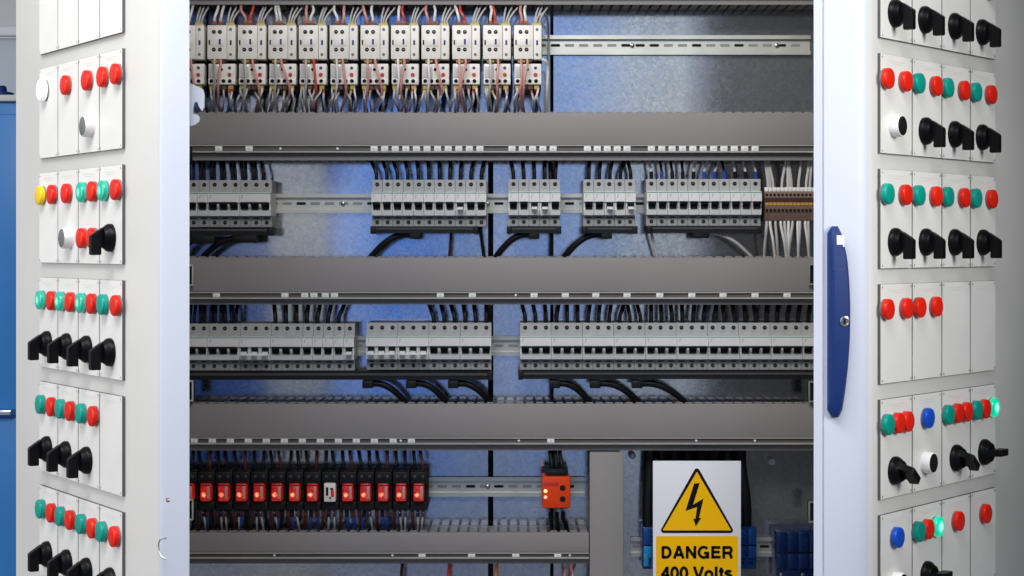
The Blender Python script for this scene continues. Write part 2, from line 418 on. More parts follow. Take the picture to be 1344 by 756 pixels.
# ------------------------------------------------------------------ circuit breakers
PW = 13.75 * SB      # pole width
def make_breaker(n, state):
    def mk():
        r = root('circuit_breaker', '', 'circuit breaker'); w = n * PW - .0004; mm = .001
        b = MB()
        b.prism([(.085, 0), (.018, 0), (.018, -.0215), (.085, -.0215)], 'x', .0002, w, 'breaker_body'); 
        for i in range(n): b.box((i + .5) * PW - .0045, (i + .5) * PW + .0035, .0178, .0185, -.0160, -.0152, 'print_grey'); b.box((i + .5) * PW - .0045, (i + .5) * PW - .0005, .0178, .0185, -.0180, -.0173, 'print_grey')
        b.build('upper_terminal_housing', r)
        b = MB()
        b.prism([(.080, -.0218), (.001, -.0218), (0, -.0228), (0, -.0392), (.0035, -.0400), (.0050, -.0515), (.0030, -.0525), (.0065, -.0620), (.080, -.0620)], 'x', .0002, w, 'breaker_face')
        for i in range(n):   # printed rating marks, worn and unreadable
            x = i * PW + .004
            b.box(x, x + .0035, -.0002, .0005, -.0275, -.0268, 'print_grey'); b.box(x, x + .0009, -.0002, .0005, -.0325, -.0277, 'print_grey')
            if n > 1: break
        b.build('front_housing', r)
        b = MB()
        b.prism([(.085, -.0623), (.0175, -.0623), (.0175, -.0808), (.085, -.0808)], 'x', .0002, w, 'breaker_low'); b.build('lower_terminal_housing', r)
        MB().box(.0004, w - .0002, -.0004, .001, -.0240, -.0228, 'stripe_green').build('stripe', r)
        for i in range(n):
            cx = (i + .5) * PW
            MB().lathe([(.0036, .0185), (.0036, .0174), (.0028, .0172)], (cx, 0, -.0080), 'hole_dark', 12).box(cx - .0016, cx + .0016, .0168, .0173, -.0083, -.0077, 'bezel_grey').build('terminal_screw', r)
            MB().lathe([(.0034, .018), (.0034, .0169), (.0026, .0167)], (cx, 0, -.0735), 'hole_dark', 12).box(cx - .0015, cx + .0015, .0163, .0168, -.0738, -.0732, 'bezel_grey').build('terminal_screw', r)
            MB().box(cx - .0052, cx + .0052, .0168, .018, -.0672, -.0648, 'seam_dark').build('tunnel_slot', r)
            if i: MB().box(i * PW - .0005, i * PW + .0001, .0171, .02, -.0806, -.0625, 'seam_dark').build('pole_seam', r)
            if state == 'up':
                t = MB().box(cx - .0058, cx + .0058, .0006, .006, -.0512, -.0402, 'hole_dark')
                t.prism([(.006, -.0398), (-.0068, -.0388), (-.0082, -.0406), (-.0072, -.0432), (.0012, -.0468), (.006, -.0468)], 'x', cx - .0064, cx + .0064, 'toggle_black')
                t.build('toggle', r)
            else:
                t = MB().box(cx - .0058, cx + .0058, .0008, .006, -.0506, -.0402, 'hole_dark')
                t.prism([(.006, -.0470), (.0005, -.0474), (-.0066, -.0500), (-.0080, -.0518), (-.0062, -.0532), (.006, -.0525)], 'x', cx - .0050, cx + .0050, 'toggle_white')
                t.build('toggle', r)
        if n > 1 and state == 'up':
            MB().box(.0030, w - .0030, -.0098, -.0070, -.0420, -.0384, 'toggle_black', .0006).build('linking_bar', r)
        if n > 1 and state == 'down':
            MB().box(.0028, w - .0028, -.0100, -.0074, -.0540, -.0506, 'toggle_white', .0006).build('linking_bar', r)
        return r
    return Kind(mk)
KB = {(n, s): make_breaker(n, s) for n in (1, 2, 3) for s in ('up', 'down')}
POLE = {1: 'single-pole', 2: 'two-pole', 3: 'three-pole'}

def comb_bar(px0, px1, ytop, label, grp='black comb busbars under the breakers', thick=9):
    xa, xb = X(px0, YB + .01), X(px1, YB + .01); z = Zc(ytop, YB + .01); h = thick * SB
    r = root('busbar', label, 'busbar', (xa, YB, z), 0, grp)
    L = xb - xa
    MB().prism([(.014, 0), (.010, -.002), (.010, -h), (.045, -h), (.045, 0)], 'x', 0, L, 'black_plastic').build('insulated_body', r)
    MB().box(.008, L - .008, .0085, .0099, -h * .48, -h * .22, 'seam_dark').build('front_strip', r)
    for x in (-.001, L - .007):
        MB().box(x, x + .008, .0065, .046, -h - .0012, .0004, 'black_plastic', .001).build('end_cap', r)
    return r

BLOCKS = {
 'U1': (245.2, 236, [(1, 'up')] * 2 + [(3, 'up')] * 2, 'the far left upper breakers'),
 'U2': (487.3, 235.5, [(1, 'up')] * 8 + [(1, 'down')] + [(1, 'up')] * 2, 'the wide upper block left of centre'),
 'U3': (667, 235, [(1, 'up')] * 2 + [(1, 'down')] * 2 + [(1, 'up')], 'the small upper block at the centre'),
 'U4': (766, 235, [(1, 'up')] * 2 + [(1, 'down'), (1, 'up'), (1, 'down')], 'the small upper block right of centre'),
 'U5': (849, 234.5, [(1, 'up')] * 11, 'the upper block beside the brown terminals'),
 'L1': (244.8, 425.5, [(2, 'up'), (3, 'up'), (3, 'down'), (3, 'up')] + [(1, 'up')] * 4 + [(1, 'down')], 'the far left lower breakers'),
 'L2': (480, 424.5, [(3, 'down'), (3, 'down'), (3, 'up'), (3, 'up')], 'the middle lower block'),
 'L3': (682.5, 424.5, [(3, 'up')] * 10, 'the long lower right block'),
}
POLES = {}
for key, (x, y, seq, where) in BLOCKS.items():
    px = x; n_of = {}
    counts = {}
    for n, s in seq: counts[n] = counts.get(n, 0) + 1
    POLES[key] = []
    for i, (n, s) in enumerate(seq):
        n_of[n] = n_of.get(n, 0) + 1
        lab = f"{POLE[n]} breaker{' toggled white' if s == 'down' else ''}, {ORD[i + 1]} from left in {where}"
        KB[(n, s)].put((X(px), YB, Zc(y)), lab, f"grey circuit breakers in {where}")
        for k in range(n): POLES[key].append(px + (k + .5) * 13.75)
        px += n * 13.75
comb_bar(230, 357, 298.5, 'black comb busbar under the far left upper breaker block', thick=10)
comb_bar(487, 627, 297, 'black comb busbar under the upper eleven-breaker block left of centre')
comb_bar(666, 736, 297, 'short black comb busbar under the small breaker block just right of centre')
comb_bar(765, 836, 297, 'short black comb busbar under the small upper breaker block further right')
comb_bar(850, 1000, 296.5, 'black comb busbar under the upper eleven-breaker block beside the brown terminals')
comb_bar(230, 645.5, 487.5, 'long black comb busbar under the left and middle lower breakers', thick=11)
comb_bar(681, 1085, 486.5, 'long black comb busbar under the long lower breaker block at right', thick=11)

# wires into the breaker tops
GW = 'black wires dropping into the breaker tops'
def top_wire(px, ytop, ybot, dx, lab, m='wire_black', r=.0033, sleeve=None, grp=GW, dy=0):
    """from the breaker top terminal up into the duct above"""
    Y = YB + .030 + dy
    p0 = U(px, ybot + 2, Y); p1 = U(px + dx * .08, ybot - 10, Y); p2 = U(px + dx * .55, (ybot + ytop) / 2 - 4, Y + .004); p3 = U(px + dx, ytop, Y + .008); p4 = U(px + dx * 1.1, ytop - 12, Y + .010)
    return wire([p0, p1, p2, p3, p4], r, m, lab, grp, end=sleeve)
def wl(col, i, where): return f"{col} wire into the {ORD[i]} pole of {where}"
# U1: pairs
for i, px in enumerate(POLES['U1']):
    for k, off in enumerate((-2.6, 2.2)):
        if i == 7 and k: continue
        top_wire(px + off, 205, 236, R.uniform(-3, 0) - (2 if i > 5 else 0), f"{'left' if k == 0 else 'right'} black wire of the pair above the {ORD[i + 1]} pole of {BLOCKS['U1'][3]}", r=.0026, dy=k * .004)
fan = lin(-9, 5, 11)
for i, px in enumerate(POLES['U2']): top_wire(px, 205, 236, fan[i] + R.uniform(-1, 1), wl('black', i + 1, BLOCKS['U2'][3]))
for i, px in enumerate(POLES['U3']): top_wire(px, 205, 236, (-4, -2, -1, 0, 2)[i], wl('black', i + 1, BLOCKS['U3'][3]))
top_wire(722.5, 205, 240, -1, 'black wire just left of the last pole of the small breaker block right of centre', r=.0028, dy=.01)
for i, px in enumerate(POLES['U4']): top_wire(px, 205, 236, (1, 2, 4, 7, -5)[i], wl('black', i + 1, BLOCKS['U4'][3]))
for i, px in enumerate(POLES['U5']):
    top_wire(px - 1, 205, 236, (-4, -3, -3, -2, 3, 6, 8, -5, -3, -4, -6)[i], wl('grey and black', i + 1, BLOCKS['U5'][3]), m='wire_grey' if i in (0, 4, 5, 6, 8, 9, 10) else 'wire_black', r=.0025, sleeve=('wire_blue' if i in (1, 5, 6, 7, 10) else 'wire_black', .017))
for i, px in enumerate(POLES['L1'][:5]):
    for k, off in enumerate((-2.5, 3)):
        top_wire(px + off, 395, 426, R.uniform(-2, 3), f"{'left' if k == 0 else 'right'} black wire of the pair above the {ORD[i + 1]} pole of {BLOCKS['L1'][3]}", r=.0030, dy=k * .004)
for j, (px, dx) in enumerate(zip(POLES['L1'][8:15], (-2, 0, 0, 2, 4, 5, 9))): top_wire(px, 395, 426, dx, wl('black', j + 9, BLOCKS['L1'][3]), r=.0038)
for i, px in enumerate(POLES['L2']):
    if i >= 6: top_wire(px, 395, 426, (-7, -5, -6, -3, -3, 0)[i - 6], wl('black', i + 1, BLOCKS['L2'][3]), r=.0036)
for i, px in enumerate(POLES['L3'][:28]):
    dx = (-5, -4, -2, 3, 0, 0, 3, 2, 3, 6, -4, -5, 0, -1, -2, -1, 2, 3, 4, -3, -4, -2, -3, 1, 2, 3, 4, 3)[i]
    top_wire(px, 395, 425, dx, wl('black', i + 1, BLOCKS['L3'][3]), r=.0034 if i < 12 else .0040)

# thick feed cables with their clamp block
def feed(px_c, y_c, px_e, y_e, label, m='wire_black', r=.0056, w=14, side=-1, thin=False):
    Y = YB + .022
    rt = root('feed_cable', label, 'cable', U(px_c, y_c, Y), 0, 'feed cables curving from the busbars into the duct below')
    O = Vector(rt.location)
    MB().box(-w * SB / 2, w * SB / 2, -.011, .012, -.0074, .0060, 'black_plastic', .0012).build('clamp', rt)
    d = px_e - px_c
    pts = [U(px_c - .0 * d, y_c, Y), U(px_c + d * .35, y_c + .5, Y), U(px_c + d * .68, y_c + (y_e - y_c) * .35, Y + .002), U(px_c + d, y_e, Y + .012), U(px_c + d * 1.16, y_e + 14, Y + .03)]
    MB().tube([p - O for p in pts], r, m, 10, 7).build('conductor', rt)
W_U = {1: BLOCKS['U1'][3]}
feed(266, 314, 236, 336, 'thick black feed cable at the far left edge under the upper breakers', w=34)
feed(322, 313, 268, 336, 'thick black feed cable curving down left under the far left upper breaker block', w=32)
feed(545, 308, 488, 336, 'thick black feed cable curving down left under the upper eleven-breaker block')
feed(701, 308, 652, 336, 'thick black feed cable left under the small breaker block just right of centre')
feed(796, 308, 742, 336, 'thick black feed cable left under the small upper breaker block further right')
feed(920, 307, 985, 336, 'grey feed cable curving down right under the breakers beside the brown terminals', m='wire_grey', r=.0030, w=20)
feed(483, 503.5, 531, 527, 'thick black feed cable under the left end of the middle lower breaker block')
feed(540, 503.5, 585, 527, 'thick black feed cable under the middle of the middle lower breaker block')
feed(595, 503.5, 643, 527, 'thick black feed cable under the right end of the middle lower breaker block')
feed(728, 503.5, 773, 527, 'first thick black feed cable from left under the long lower breaker block')
feed(781, 503.5, 837, 527, 'second thick black feed cable from left under the long lower breaker block')
feed(836, 503.5, 898, 527, 'third thick black feed cable from left under the long lower breaker block')
def drop(px0, y0, px1, y1, r, m, lab, dy=.03):
    wire([U(px0, y0, YB + dy), U(px0 + (px1 - px0) * .3, y0 + (y1 - y0) * .35, YB + dy), U(px1, y1, YB + dy + .006), U(px1, y1 + 10, YB + dy + .01)], r, m, lab, 'thin wires dropping from the busbars')
drop(592, 305, 590, 336, .0026, 'wire_brown', 'thin brown wire dropping under the upper eleven-breaker block left of centre')
drop(630, 296, 635, 336, .0030, 'wire_black', 'thin black wire dropping from the last breaker of the block left of centre')
drop(724, 300, 723, 336, .0030, 'wire_black', 'thin black wire dropping under the small breaker block just right of centre')
drop(854, 300, 862, 336, .0026, 'wire_grey', 'thin grey wire dropping under the first breaker beside the terminals block')
drop(725, 505, 724, 527, .0030, 'wire_black', 'thin black wire dropping under the left end of the long lower breaker block')

# ------------------------------------------------------------------ motor starters (contactor + overload relay)
YC = 3.125
SC = YC / F
def screwhole(mb, x, z, r, y=0.0, m='hole_dark'):
    mb.lathe([(r, y + .001), (r, y - .0005), (r * .6, y - .0008)], (x, 0, z), m, 10)
def make_contactor():
    r = root('contactor', '', 'contactor'); w = 36.5 * SC; h = 44.5 * SC
    MB().box(-.001, w + .001, .030, .112, -h - .004, .004, 'black_plastic').build('base', r)
    b = MB(); b.box(0, w * .70, 0, .0315, -h, 0, 'contactor_cream', .0012); b.box(w * .70 + .0004, w, .003, .0315, -h, 0, 'contactor_cream', .0010)
    b.box(w * .12, w * .60, .0, -.0012, -h * .62, -h * .36, 'contactor_cream', .0005)
    b.build('housing', r)
    for x in (.235, .455):
        for z in (.20, .72):
            b = MB(); screwhole(b, w * x, -h * z, .0035); b.box(w * x - .0016, w * x + .0016, -.0014, -.0008, -h * z - .0003, -h * z + .0003, 'screw_steel'); b.build('terminal_screw', r)
    for z in (.12, .86):
        b = MB(); screwhole(b, w * .83, -h * z, .0026, .003, 'button_grey'); b.build('auxiliary_screw', r)
    MB().box(w * .42, w * .49, -.0022, -.0008, -h * .57, -h * .41, 'blue_mark').build('position_indicator', r)
    MB().box(w * .05, w * .10, -.0006, .001, -h * .58, -h * .44, 'hole_dark').build('coupling_slot', r)
    MB().box(w * .80, w * .87, .0024, .004, -h * .58, -h * .44, 'blue_mark').build('coupling_slot', r)
    MB().box(w * .66, w * .97, .006, .03, .0004, .0035, 'yellow_tab').build('wire_entry', r)
    MB().box(w * .14, w * .40, .004, .03, -h - .0052, -h - .0004, 'olive_tab').build('wire_entry', r)
    MB().box(w * .44, w * .64, .004, .03, -h - .0048, -h - .0004, 'brown_clamp').build('wire_entry', r)
    MB().box(w * .12, w * .56, .006, .03, .0004, .0040, 'brown_clamp').build('wire_entry', r)
    return r
def make_overload():
    r = root('overload_relay', '', 'overload relay'); w = 35.5 * SC; h = 27.5 * SC
    MB().box(.0004, w - .0004, .028, .100, -h - .008, .006, 'black_plastic').build('base', r)
    b = MB(); b.box(0, w, .004, .030, -h * .70, 0, 'overload_cream', .001); b.box(0, w, .0, .030, -h, -h * .70 - .0003, 'overload_cream', .001); b.build('housing', r)
    MB().box(w * .04, w * .38, .0022, .0050, -h * .66, -h * .05, 'overload_cover', .0005).build('window', r)
    b = MB(); screwhole(b, w * .48, -h * .28, .0026, .004); b.build('test_screw', r)
    b = MB(); screwhole(b, w * .78, -h * .20, .0028, .004, 'blue_mark'); b.build('setting_dial', r)
    b = MB(); b.lathe([(.0033, .005), (.0033, .0022), (.0024, .0012)], (w * .78, 0, -h * .53), 'red_button', 12); b.build('reset_button', r)
    for x in (.12, .35, .57, .80):
        b = MB(); screwhole(b, w * x, -h * .84, .0034); b.build('terminal_screw', r)
    for x, m in ((.12, 'olive_tab'), (.36, 'brown_clamp'), (.58, 'brown_clamp'), (.82, 'olive_tab')):
        MB().box(w * x - .0042, w * x + .0042, .004, .028, -h - .008, -h - .0004, m).build('wire_entry', r)
    return r
KC, KO = Kind(make_contactor), Kind(make_overload)
x12 = [231, 272, 312, 352, 392, 432.5, 473, 513, 553, 593.5, 634, 674.5]
colour_pairs = [('white', 'white'), ('white', 'white'), ('pink', 'red'), ('white', 'white'), ('pink', 'white'), ('white', 'pink'), ('pink', 'white'), ('white', 'red'), ('pink', 'white'), ('white', 'red'), ('white', 'red'), ('pink', 'white')]
RED_DOWN = ['grey', 'grey', 'grey', 'pink', 'red', 'pink', 'pink', 'pink', 'pink', 'pink', 'pink', 'pink']
for i, px in enumerate(x12):
    nth = f"{ORD[i + 1]} motor starter from left"
    KC.put((X(px, YC), YC, Zc(33, YC)), f"cream contactor, upper half of the {nth}", 'cream contactors on the top rail')
    KO.put((X(px + .7, YC), YC + .004, Zc(83, YC)), f"cream overload relay with red reset button, lower half of the {nth}", 'cream overload relays under the contactors')
    w = 36.5
    Yw = YC + .018
    # upper pair: coloured coil wires
    for k, c in enumerate(colour_pairs[i]):
        sw = R.uniform(-7, 6); x0 = px + w * (.28 + .18 * k)
        wire([U(x0, 34, Yw), U(x0 + sw * .15 + R.uniform(-1.5, 1.5), 24, Yw - .006), U(x0 + sw * .8 + R.uniform(-2, 2), 14, Yw - .002), U(x0 + sw, 6, Yw + .03), U(x0 + sw, -4, Yw + .05)], .0024, 'wire_' + c,
             f"{c} {'left' if k == 0 else 'right'} coil wire rising from the top of the {nth}", 'coloured wires above the motor starters', end=('wire_orange', .010))
    for k in range(3):
        x0 = px + w * (.74 + .09 * k); sw = 4 + 3 * k + R.uniform(-1, 3)
        wire([U(x0, 33, Yw + .006), U(x0 + .5, 26, Yw + .004), U(x0 + sw * .5, 17, Yw + .008), U(x0 + sw, 9, Yw + .03), U(x0 + sw + 1, -3, Yw + .05)], .0017, 'wire_grey',
             f"one of three thin grey wires fanning above the {nth}", 'grey wires above the motor starters', end=('yellow_tab', .006))
    # behind: blue wires between starters
    # front drops over the overload relay
    xs = px + w * .26
    wire([U(xs, 76, YC + .006), U(xs, 84, YC - .008), U(xs + 1, 104, YC - .010), U(xs - 1, 124, YC + .004), U(xs + R.uniform(-4, 4), 146, YC + .05), U(xs, 156, YC + .06)], .0021, 'wire_grey' if i < 5 else 'wire_' + R.choice(['grey', 'pink', 'white']),
         f"pale wire hanging over the lower left of the {nth}", 'wires hanging over the overload relays')
    c = RED_DOWN[i]
    xs = px + w * (.46 if i % 2 else .52); bow = R.uniform(-3.5, 5.5)
    wire([U(xs, 76, YC + .006), U(xs + 1, 84, YC - .006), U(xs + bow * 1.4, 102, YC - .012), U(xs + bow * 2.2, 122, YC + .000), U(xs + bow * .6 + R.uniform(-5, 5), 146, YC + .05), U(xs, 156, YC + .06)], .0022, 'wire_' + ('pink' if c == 'grey' else c),
         f"{'pink' if c == 'grey' else c} wire hanging over the lower centre of the {nth}", 'wires hanging over the overload relays')
    for k, (fx, cc) in enumerate(((.10, 'grey'), (.16, 'grey'), (.36, 'grey'), (.60, 'grey'), (.80, 'grey'), (.88, 'white'))):
        x0 = px + w * fx; sw = R.uniform(-10, 7)
        tip = R.choice(['wire_red', 'ferrule_yellow', 'brown_clamp', 'wire_red']) if k > 2 else R.choice(['ferrule_yellow', 'brown_clamp'])
        wire([U(x0, 113, YC + .016), U(x0 + sw * .1 + R.uniform(-1, 1), 121, YC + .014 - R.uniform(0, .012)), U(x0 + sw * R.uniform(.2, .9) + R.uniform(-3, 3), 132, YC + .020 - R.uniform(0, .016)), U(x0 + sw, 146, YC + .055), U(x0 + sw, 156, YC + .065)], .0018, 'wire_' + cc,
             f"{cc} wire, {ORD[k + 1]} from left of the lower cluster beneath the {nth}", 'wires beneath the overload relays', end=(tip, .013))
# cable loop at the right end of the row
wire([U(706, 77, YC + .01), U(716, 80, YC + .01), U(719, 90, YC + .02), U(718, 120, YC + .03), U(717, 147, YC + .06), U(717, 156, YC + .07)], .0028, 'wire_white',
     'white wire looping down outside the right end of the motor starters', 'wires beneath the overload relays')
wire([U(703, 33, YC + .02), U(706, 22, YC + .02), U(714, 18, YC + .03), U(719, 28, YC + .05), U(720, 60, YC + .09), U(720, 130, YC + .09), U(719, 155, YC + .08)], .0021, 'wire_grey',
     'grey wire arching over the top right corner of the last motor starter', 'grey wires above the motor starters')
# blue and black wires lying on the plate behind the starters
for i in range(12):
    x0 = 262 + 40.3 * i; 
    m = 'wire_blue' if i % 3 else 'wire_black'; c = m[5:]
    wire([U(x0 + 1, 6, YC + .075), U(x0 + R.uniform(-3, 3), 24, YC + .085), U(x0 + 3, 60, YC + .09), U(x0 + R.uniform(-2, 6), 120, YC + .085), U(x0 + R.uniform(-6, 6), 146, YC + .075), U(x0, 156, YC + .07)], .0030, m,
         f"{c} wire on the plate behind the gap right of the {ORD[i + 1]} motor starter", 'wires behind the motor starters')

# ------------------------------------------------------------------ red relays
YR = 3.150
def make_relay(kind):
    def mk():
        r = root('plug_in_relay', '', 'relay'); s = YR / F
        w = 11.0 * s
        b = MB(); b.box(-w, w, .024, .086, -.034, .036, 'black_plastic', .001); b.box(-w, w, .010, .024, .012, .034, 'black_plastic', .0015); b.box(-w, w, .012, .024, -.033, -.018, 'black_plastic', .0015)
        b.build('socket', r)
        for x in (-.007, .007):
            q = MB(); screwhole(q, x, .026, .0026, .0104, 'seam_dark'); q.build('terminal_screw', r)
        if kind == 'red':
            MB().box(-.0088, .0088, .002, .028, -.0160, .0140, 'relay_red_lit', .0016).build('relay_cover', r)
            b = MB(); b.box(.0028, .0075, .0006, .0024, -.012, .010, 'wire_pink', .0005); b.box(-.0085, .0085, .0014, .0024, .0105, .0125, 'terminal_dark'); b.build('coil_window', r)
        else:
            MB().box(-.0100, .0100, .002, .028, -.0170, .0150, 'contactor_cream', .0016).build('relay_cover', r)
            b = MB(); b.box(-.0065, -.0025, .0006, .0024, -.006, .008, 'hole_dark'); b.box(.0010, .0060, .0006, .0024, .004, .007, 'hole_dark'); b.box(-.0010, .0020, .0006, .0024, -.012, -.009, 'hole_dark'); b.build('coil_window', r)
            MB().box(.0020, .0075, .0002, .0024, -.008, .003, 'relay_red_lit', .0004).build('lamp', r)
        return r
    return Kind(mk)
KR, KW = make_relay('red'), make_relay('white')
for i in range(14):
    px = 246 + 23.33 * i
    nth = f"{ORD[i + 1]} relay from left"
    if i == 8: KW.put((X(px, YR), YR, Zc(646, YR)), 'cream plug-in relay with small red lamp, the only pale one among the red relays', 'plug-in relays in black sockets')
    else: KR.put((X(px, YR), YR, Zc(646, YR)), f"glowing red plug-in relay in black socket, {nth}", 'plug-in relays in black sockets')
    for k in range(2):
        x0 = px - 5 + 11 * k; sw = R.uniform(-4, 2); c = 'brown' if k and i % 2 else 'black'
        wire([U(x0, 616, YR + .014), U(x0, 608, YR + .010), U(x0 + sw * .6, 600, YR + .018), U(x0 + sw, 588, YR + .03), U(x0 + sw, 580, YR + .03)], .0030, 'wire_' + c,
             f"{c} {'left' if k == 0 else 'right'} wire running up from the {nth}", 'wires above the relays')
    seqc = ('brown', 'grey', 'blue' if i % 2 else 'grey', 'black')
    for k in range(4 if i < 6 else 3):
        c = seqc[k] if i < 6 else ('brown', 'blue' if i in (6, 7, 9, 10, 11) else 'grey', 'blue' if i in (7, 9, 11) else 'grey')[k]
        x0 = px - 8 + (5.5 if i < 7 else 7) * k; sw = R.uniform(-5, 6)
        wire([U(x0, 668, YR + .02), U(x0 + sw * .1, 676, YR + .016), U(x0 + sw * .6, 687, YR + .02), U(x0 + sw, 699, YR + .035), U(x0 + sw, 708, YR + .04)], .0019 if c == 'grey' else .0027, 'wire_' + c,
             f"{c} wire, {ORD[k + 1]} from left beneath the {nth}", 'wires beneath the relays', end=('wire_brown' if k % 2 == 0 else 'wire_black', .014))

# orange module
YO = 3.13
o = root('monitoring_module', 'bright orange module with two round holes and two small lit lamps on the relay rail', 'module', (X(730, YO), YO, Zc(646, YO)), 0)
s = YO / F
MB().box(-18.5 * s, 18.5 * s, 0, .055, -21 * s, 20 * s, 'device_orange', .0022).build('housing', o)
MB().box(-14 * s, 16 * s, .022, .095, -24 * s, 28 * s, 'black_plastic', .001).box(-12 * s, 14 * s, .012, .022, 20.5 * s, 27 * s, 'black_plastic', .001).build('socket', o)
for z in (5.5, -9):
    b = MB(); screwhole(b, 8.5 * s, z * s, 4 * s); b.build('test_hole', o)
for z, m in ((1.5, 'led_yellow'), (-6.5, 'led_red')):
    MB().lathe([(.0032, .0008), (.0032, -.0008), (.0018, -.0016)], (0, 0, 0), m, 12).build('indicator_lamp', o, (-14 * s, 0, z * s))
MB().box(-16 * s, 3 * s, -.0004, .0008, 8 * s, 14 * s, 'red_button', .0003).build('name_panel', o)
for k, (xa, xb) in enumerate(((724, 722), (730, 729), (737, 735))):
    wire([U(xa, 618, YO + .03), U(xa, 608, YO + .03), U(xb, 596, YO + .04), U(xb, 582, YO + .05)], .0034, 'wire_black', f"{ORD[k + 1]} black wire from left above the orange module", 'wires at the orange module')
for k, (xa, xb) in enumerate(((723, 724), (731, 732), (739, 743))):
    wire([U(xa, 672, YO + .03), U(xa, 680, YO + .03), U(xb, 690, YO + .04), U(xb, 706, YO + .05)], .0038, 'wire_black', f"{ORD[k + 1]} black wire from left below the orange module", 'wires at the orange module')

# ------------------------------------------------------------------ brown terminal blocks
YT = 3.160; ST = YT / F
def make_terminal():
    r = root('terminal_block', '', 'terminal block'); w = 5.0 * ST
    MB().prism([(.075, 0), (.012, 0), (.004, -.010), (0, -.022), (0, -.036), (.004, -.046), (.010, -.058), (.075, -.058)], 'x', 0, w, 'terminal_brown').build('body', r)
    MB().box(.0003, w - .0003, .0045, .012, -.0075, -.0004, 'tag_white', .0004).build('marker', r)
    for z in (-.0135, -.040):
        q = MB(); q.box(w * .2, w * .8, .0012 if z > -.02 else .0004, .005, z - .0022, z + .0022, 'hole_dark'); q.build('clamp_hole', r)
    MB().box(.0001, w - .0001, -.0008, .003, -.026, -.018, 'terminal_dark').build('dark_band', r)
    MB().box(.0004, w - .0004, -.0012, .003, -.0315, -.0268, 'terminal_yellow').build('jumper', r)
    return r
KT = Kind(make_terminal)
for i in range(14):
    px = 1004 + 5.2 * i
    KT.put((X(px, YT), YT, Zc(245.5, YT)), f"narrow brown terminal block, {ORD[i + 1]} from left beside the upper breakers", 'brown terminal blocks on the upper rail')
for i, (px, dx) in enumerate(((1008, -4), (1011, -5), (1015, -7), (1026, 6), (1034, 0), (1037, -3), (1039, -4), (1048, 4), (1058, 5), (1063, 3))):
    top_wire(px, 205, 248, dx, f"pale grey wire, {ORD[i + 1]} from left above the brown terminal blocks", m='wire_grey', r=.0024, grp='pale wires above the brown terminals', dy=-.006)
for i, (px, dx) in enumerate(((1006, -3), (1011, 6), (1018, 3), (1025, 7), (1030, 4), (1035, 0), (1040, -5), (1047, 1), (1050, -2), (1057, 5), (1061, 1))):
    Y = YT + .014
    wire([U(px, 287, Y), U(px, 296, Y - .002), U(px + dx * .6, 316, Y), U(px + dx, 337, Y + .015), U(px + dx, 347, Y + .02)], .0025, 'wire_white' if i % 2 else 'wire_grey',
         f"pale wire, {ORD[i + 1]} from left below the brown terminal blocks", 'pale wires below the brown terminals')

# ------------------------------------------------------------------ danger sign
YS = 3.100; SS = YS / F
sg = root('danger_sign', 'white and yellow danger sign reading DANGER 400 Volts with black lightning triangle', 'sign', (X(914.5, YS), YS, Zc(605, YS)), 0)
def sx(px): return (px - 914.5) * SS
def sz(py): return -(py - 605) * SS
MB().box(sx(857), sx(972.5), 0, .003, sz(775), 0, 'sign_white', .0006).build('board', sg)
def roundpoly(pts, r, n=5):
    out = []
    for i, p in enumerate(pts):
        p = Vector(p); a = Vector(pts[i - 1]) - p; c = Vector(pts[(i + 1) % len(pts)]) - p
        th = a.angle(c); d = r / math.tan(th / 2); A = p + a.normalized() * d; Bq = p + c.normalized() * d
        ctr = p + (a.normalized() + c.normalized()).normalized() * (r / math.sin(th / 2))
        a0 = math.atan2(A.y - ctr.y, A.x - ctr.x); a1 = math.atan2(Bq.y - ctr.y, Bq.x - ctr.x)
        da = (a1 - a0 + PI) % (2 * PI) - PI
        out += [(ctr.x + r * math.cos(a0 + da * k / n), ctr.y + r * math.sin(a0 + da * k / n)) for k in range(n + 1)]
    return out
def S3(zx, zy): return (sx(740 + zx / 3.733), sz(560 + zy / 3.733))
tri = [S3(652, 190), S3(838.5, 521), S3(466, 521)]
MB().prism(roundpoly(tri, .0048), 'y', -.0004, .0004, 'sign_black').build('triangle_border', sg)
tri2 = [S3(652, 220), S3(820, 508), S3(484, 508)]
MB().prism(roundpoly(tri2, .0008), 'y', -.0008, -.0002, 'sign_yellow').build('triangle', sg)
bolt = [S3(*p) for p in ((638, 278), (665, 276), (633, 382), (684, 352), (662, 446), (672, 448), (646, 488), (634, 452), (645, 450), (652, 393), (596, 412))]
MB().prism(bolt, 'y', -.0012, -.0006, 'sign_black').build('lightning_bolt', sg)
pan = roundpoly([(sx(861), sz(703.5)), (sx(968.5), sz(703.5)), (sx(968.5), sz(771)), (sx(861), sz(771))], .0030)
MB().prism(pan, 'y', -.0005, .0004, 'sign_yellow').build('caption_panel', sg)
def arc_(cx, cy, rx, ry, a0, a1, n=12): return [(cx + rx * math.cos(math.radians(a0 + (a1 - a0) * k / n)), cy + ry * math.sin(math.radians(a0 + (a1 - a0) * k / n))) for k in range(n + 1)]
T_ = .232; h_ = T_ / 2
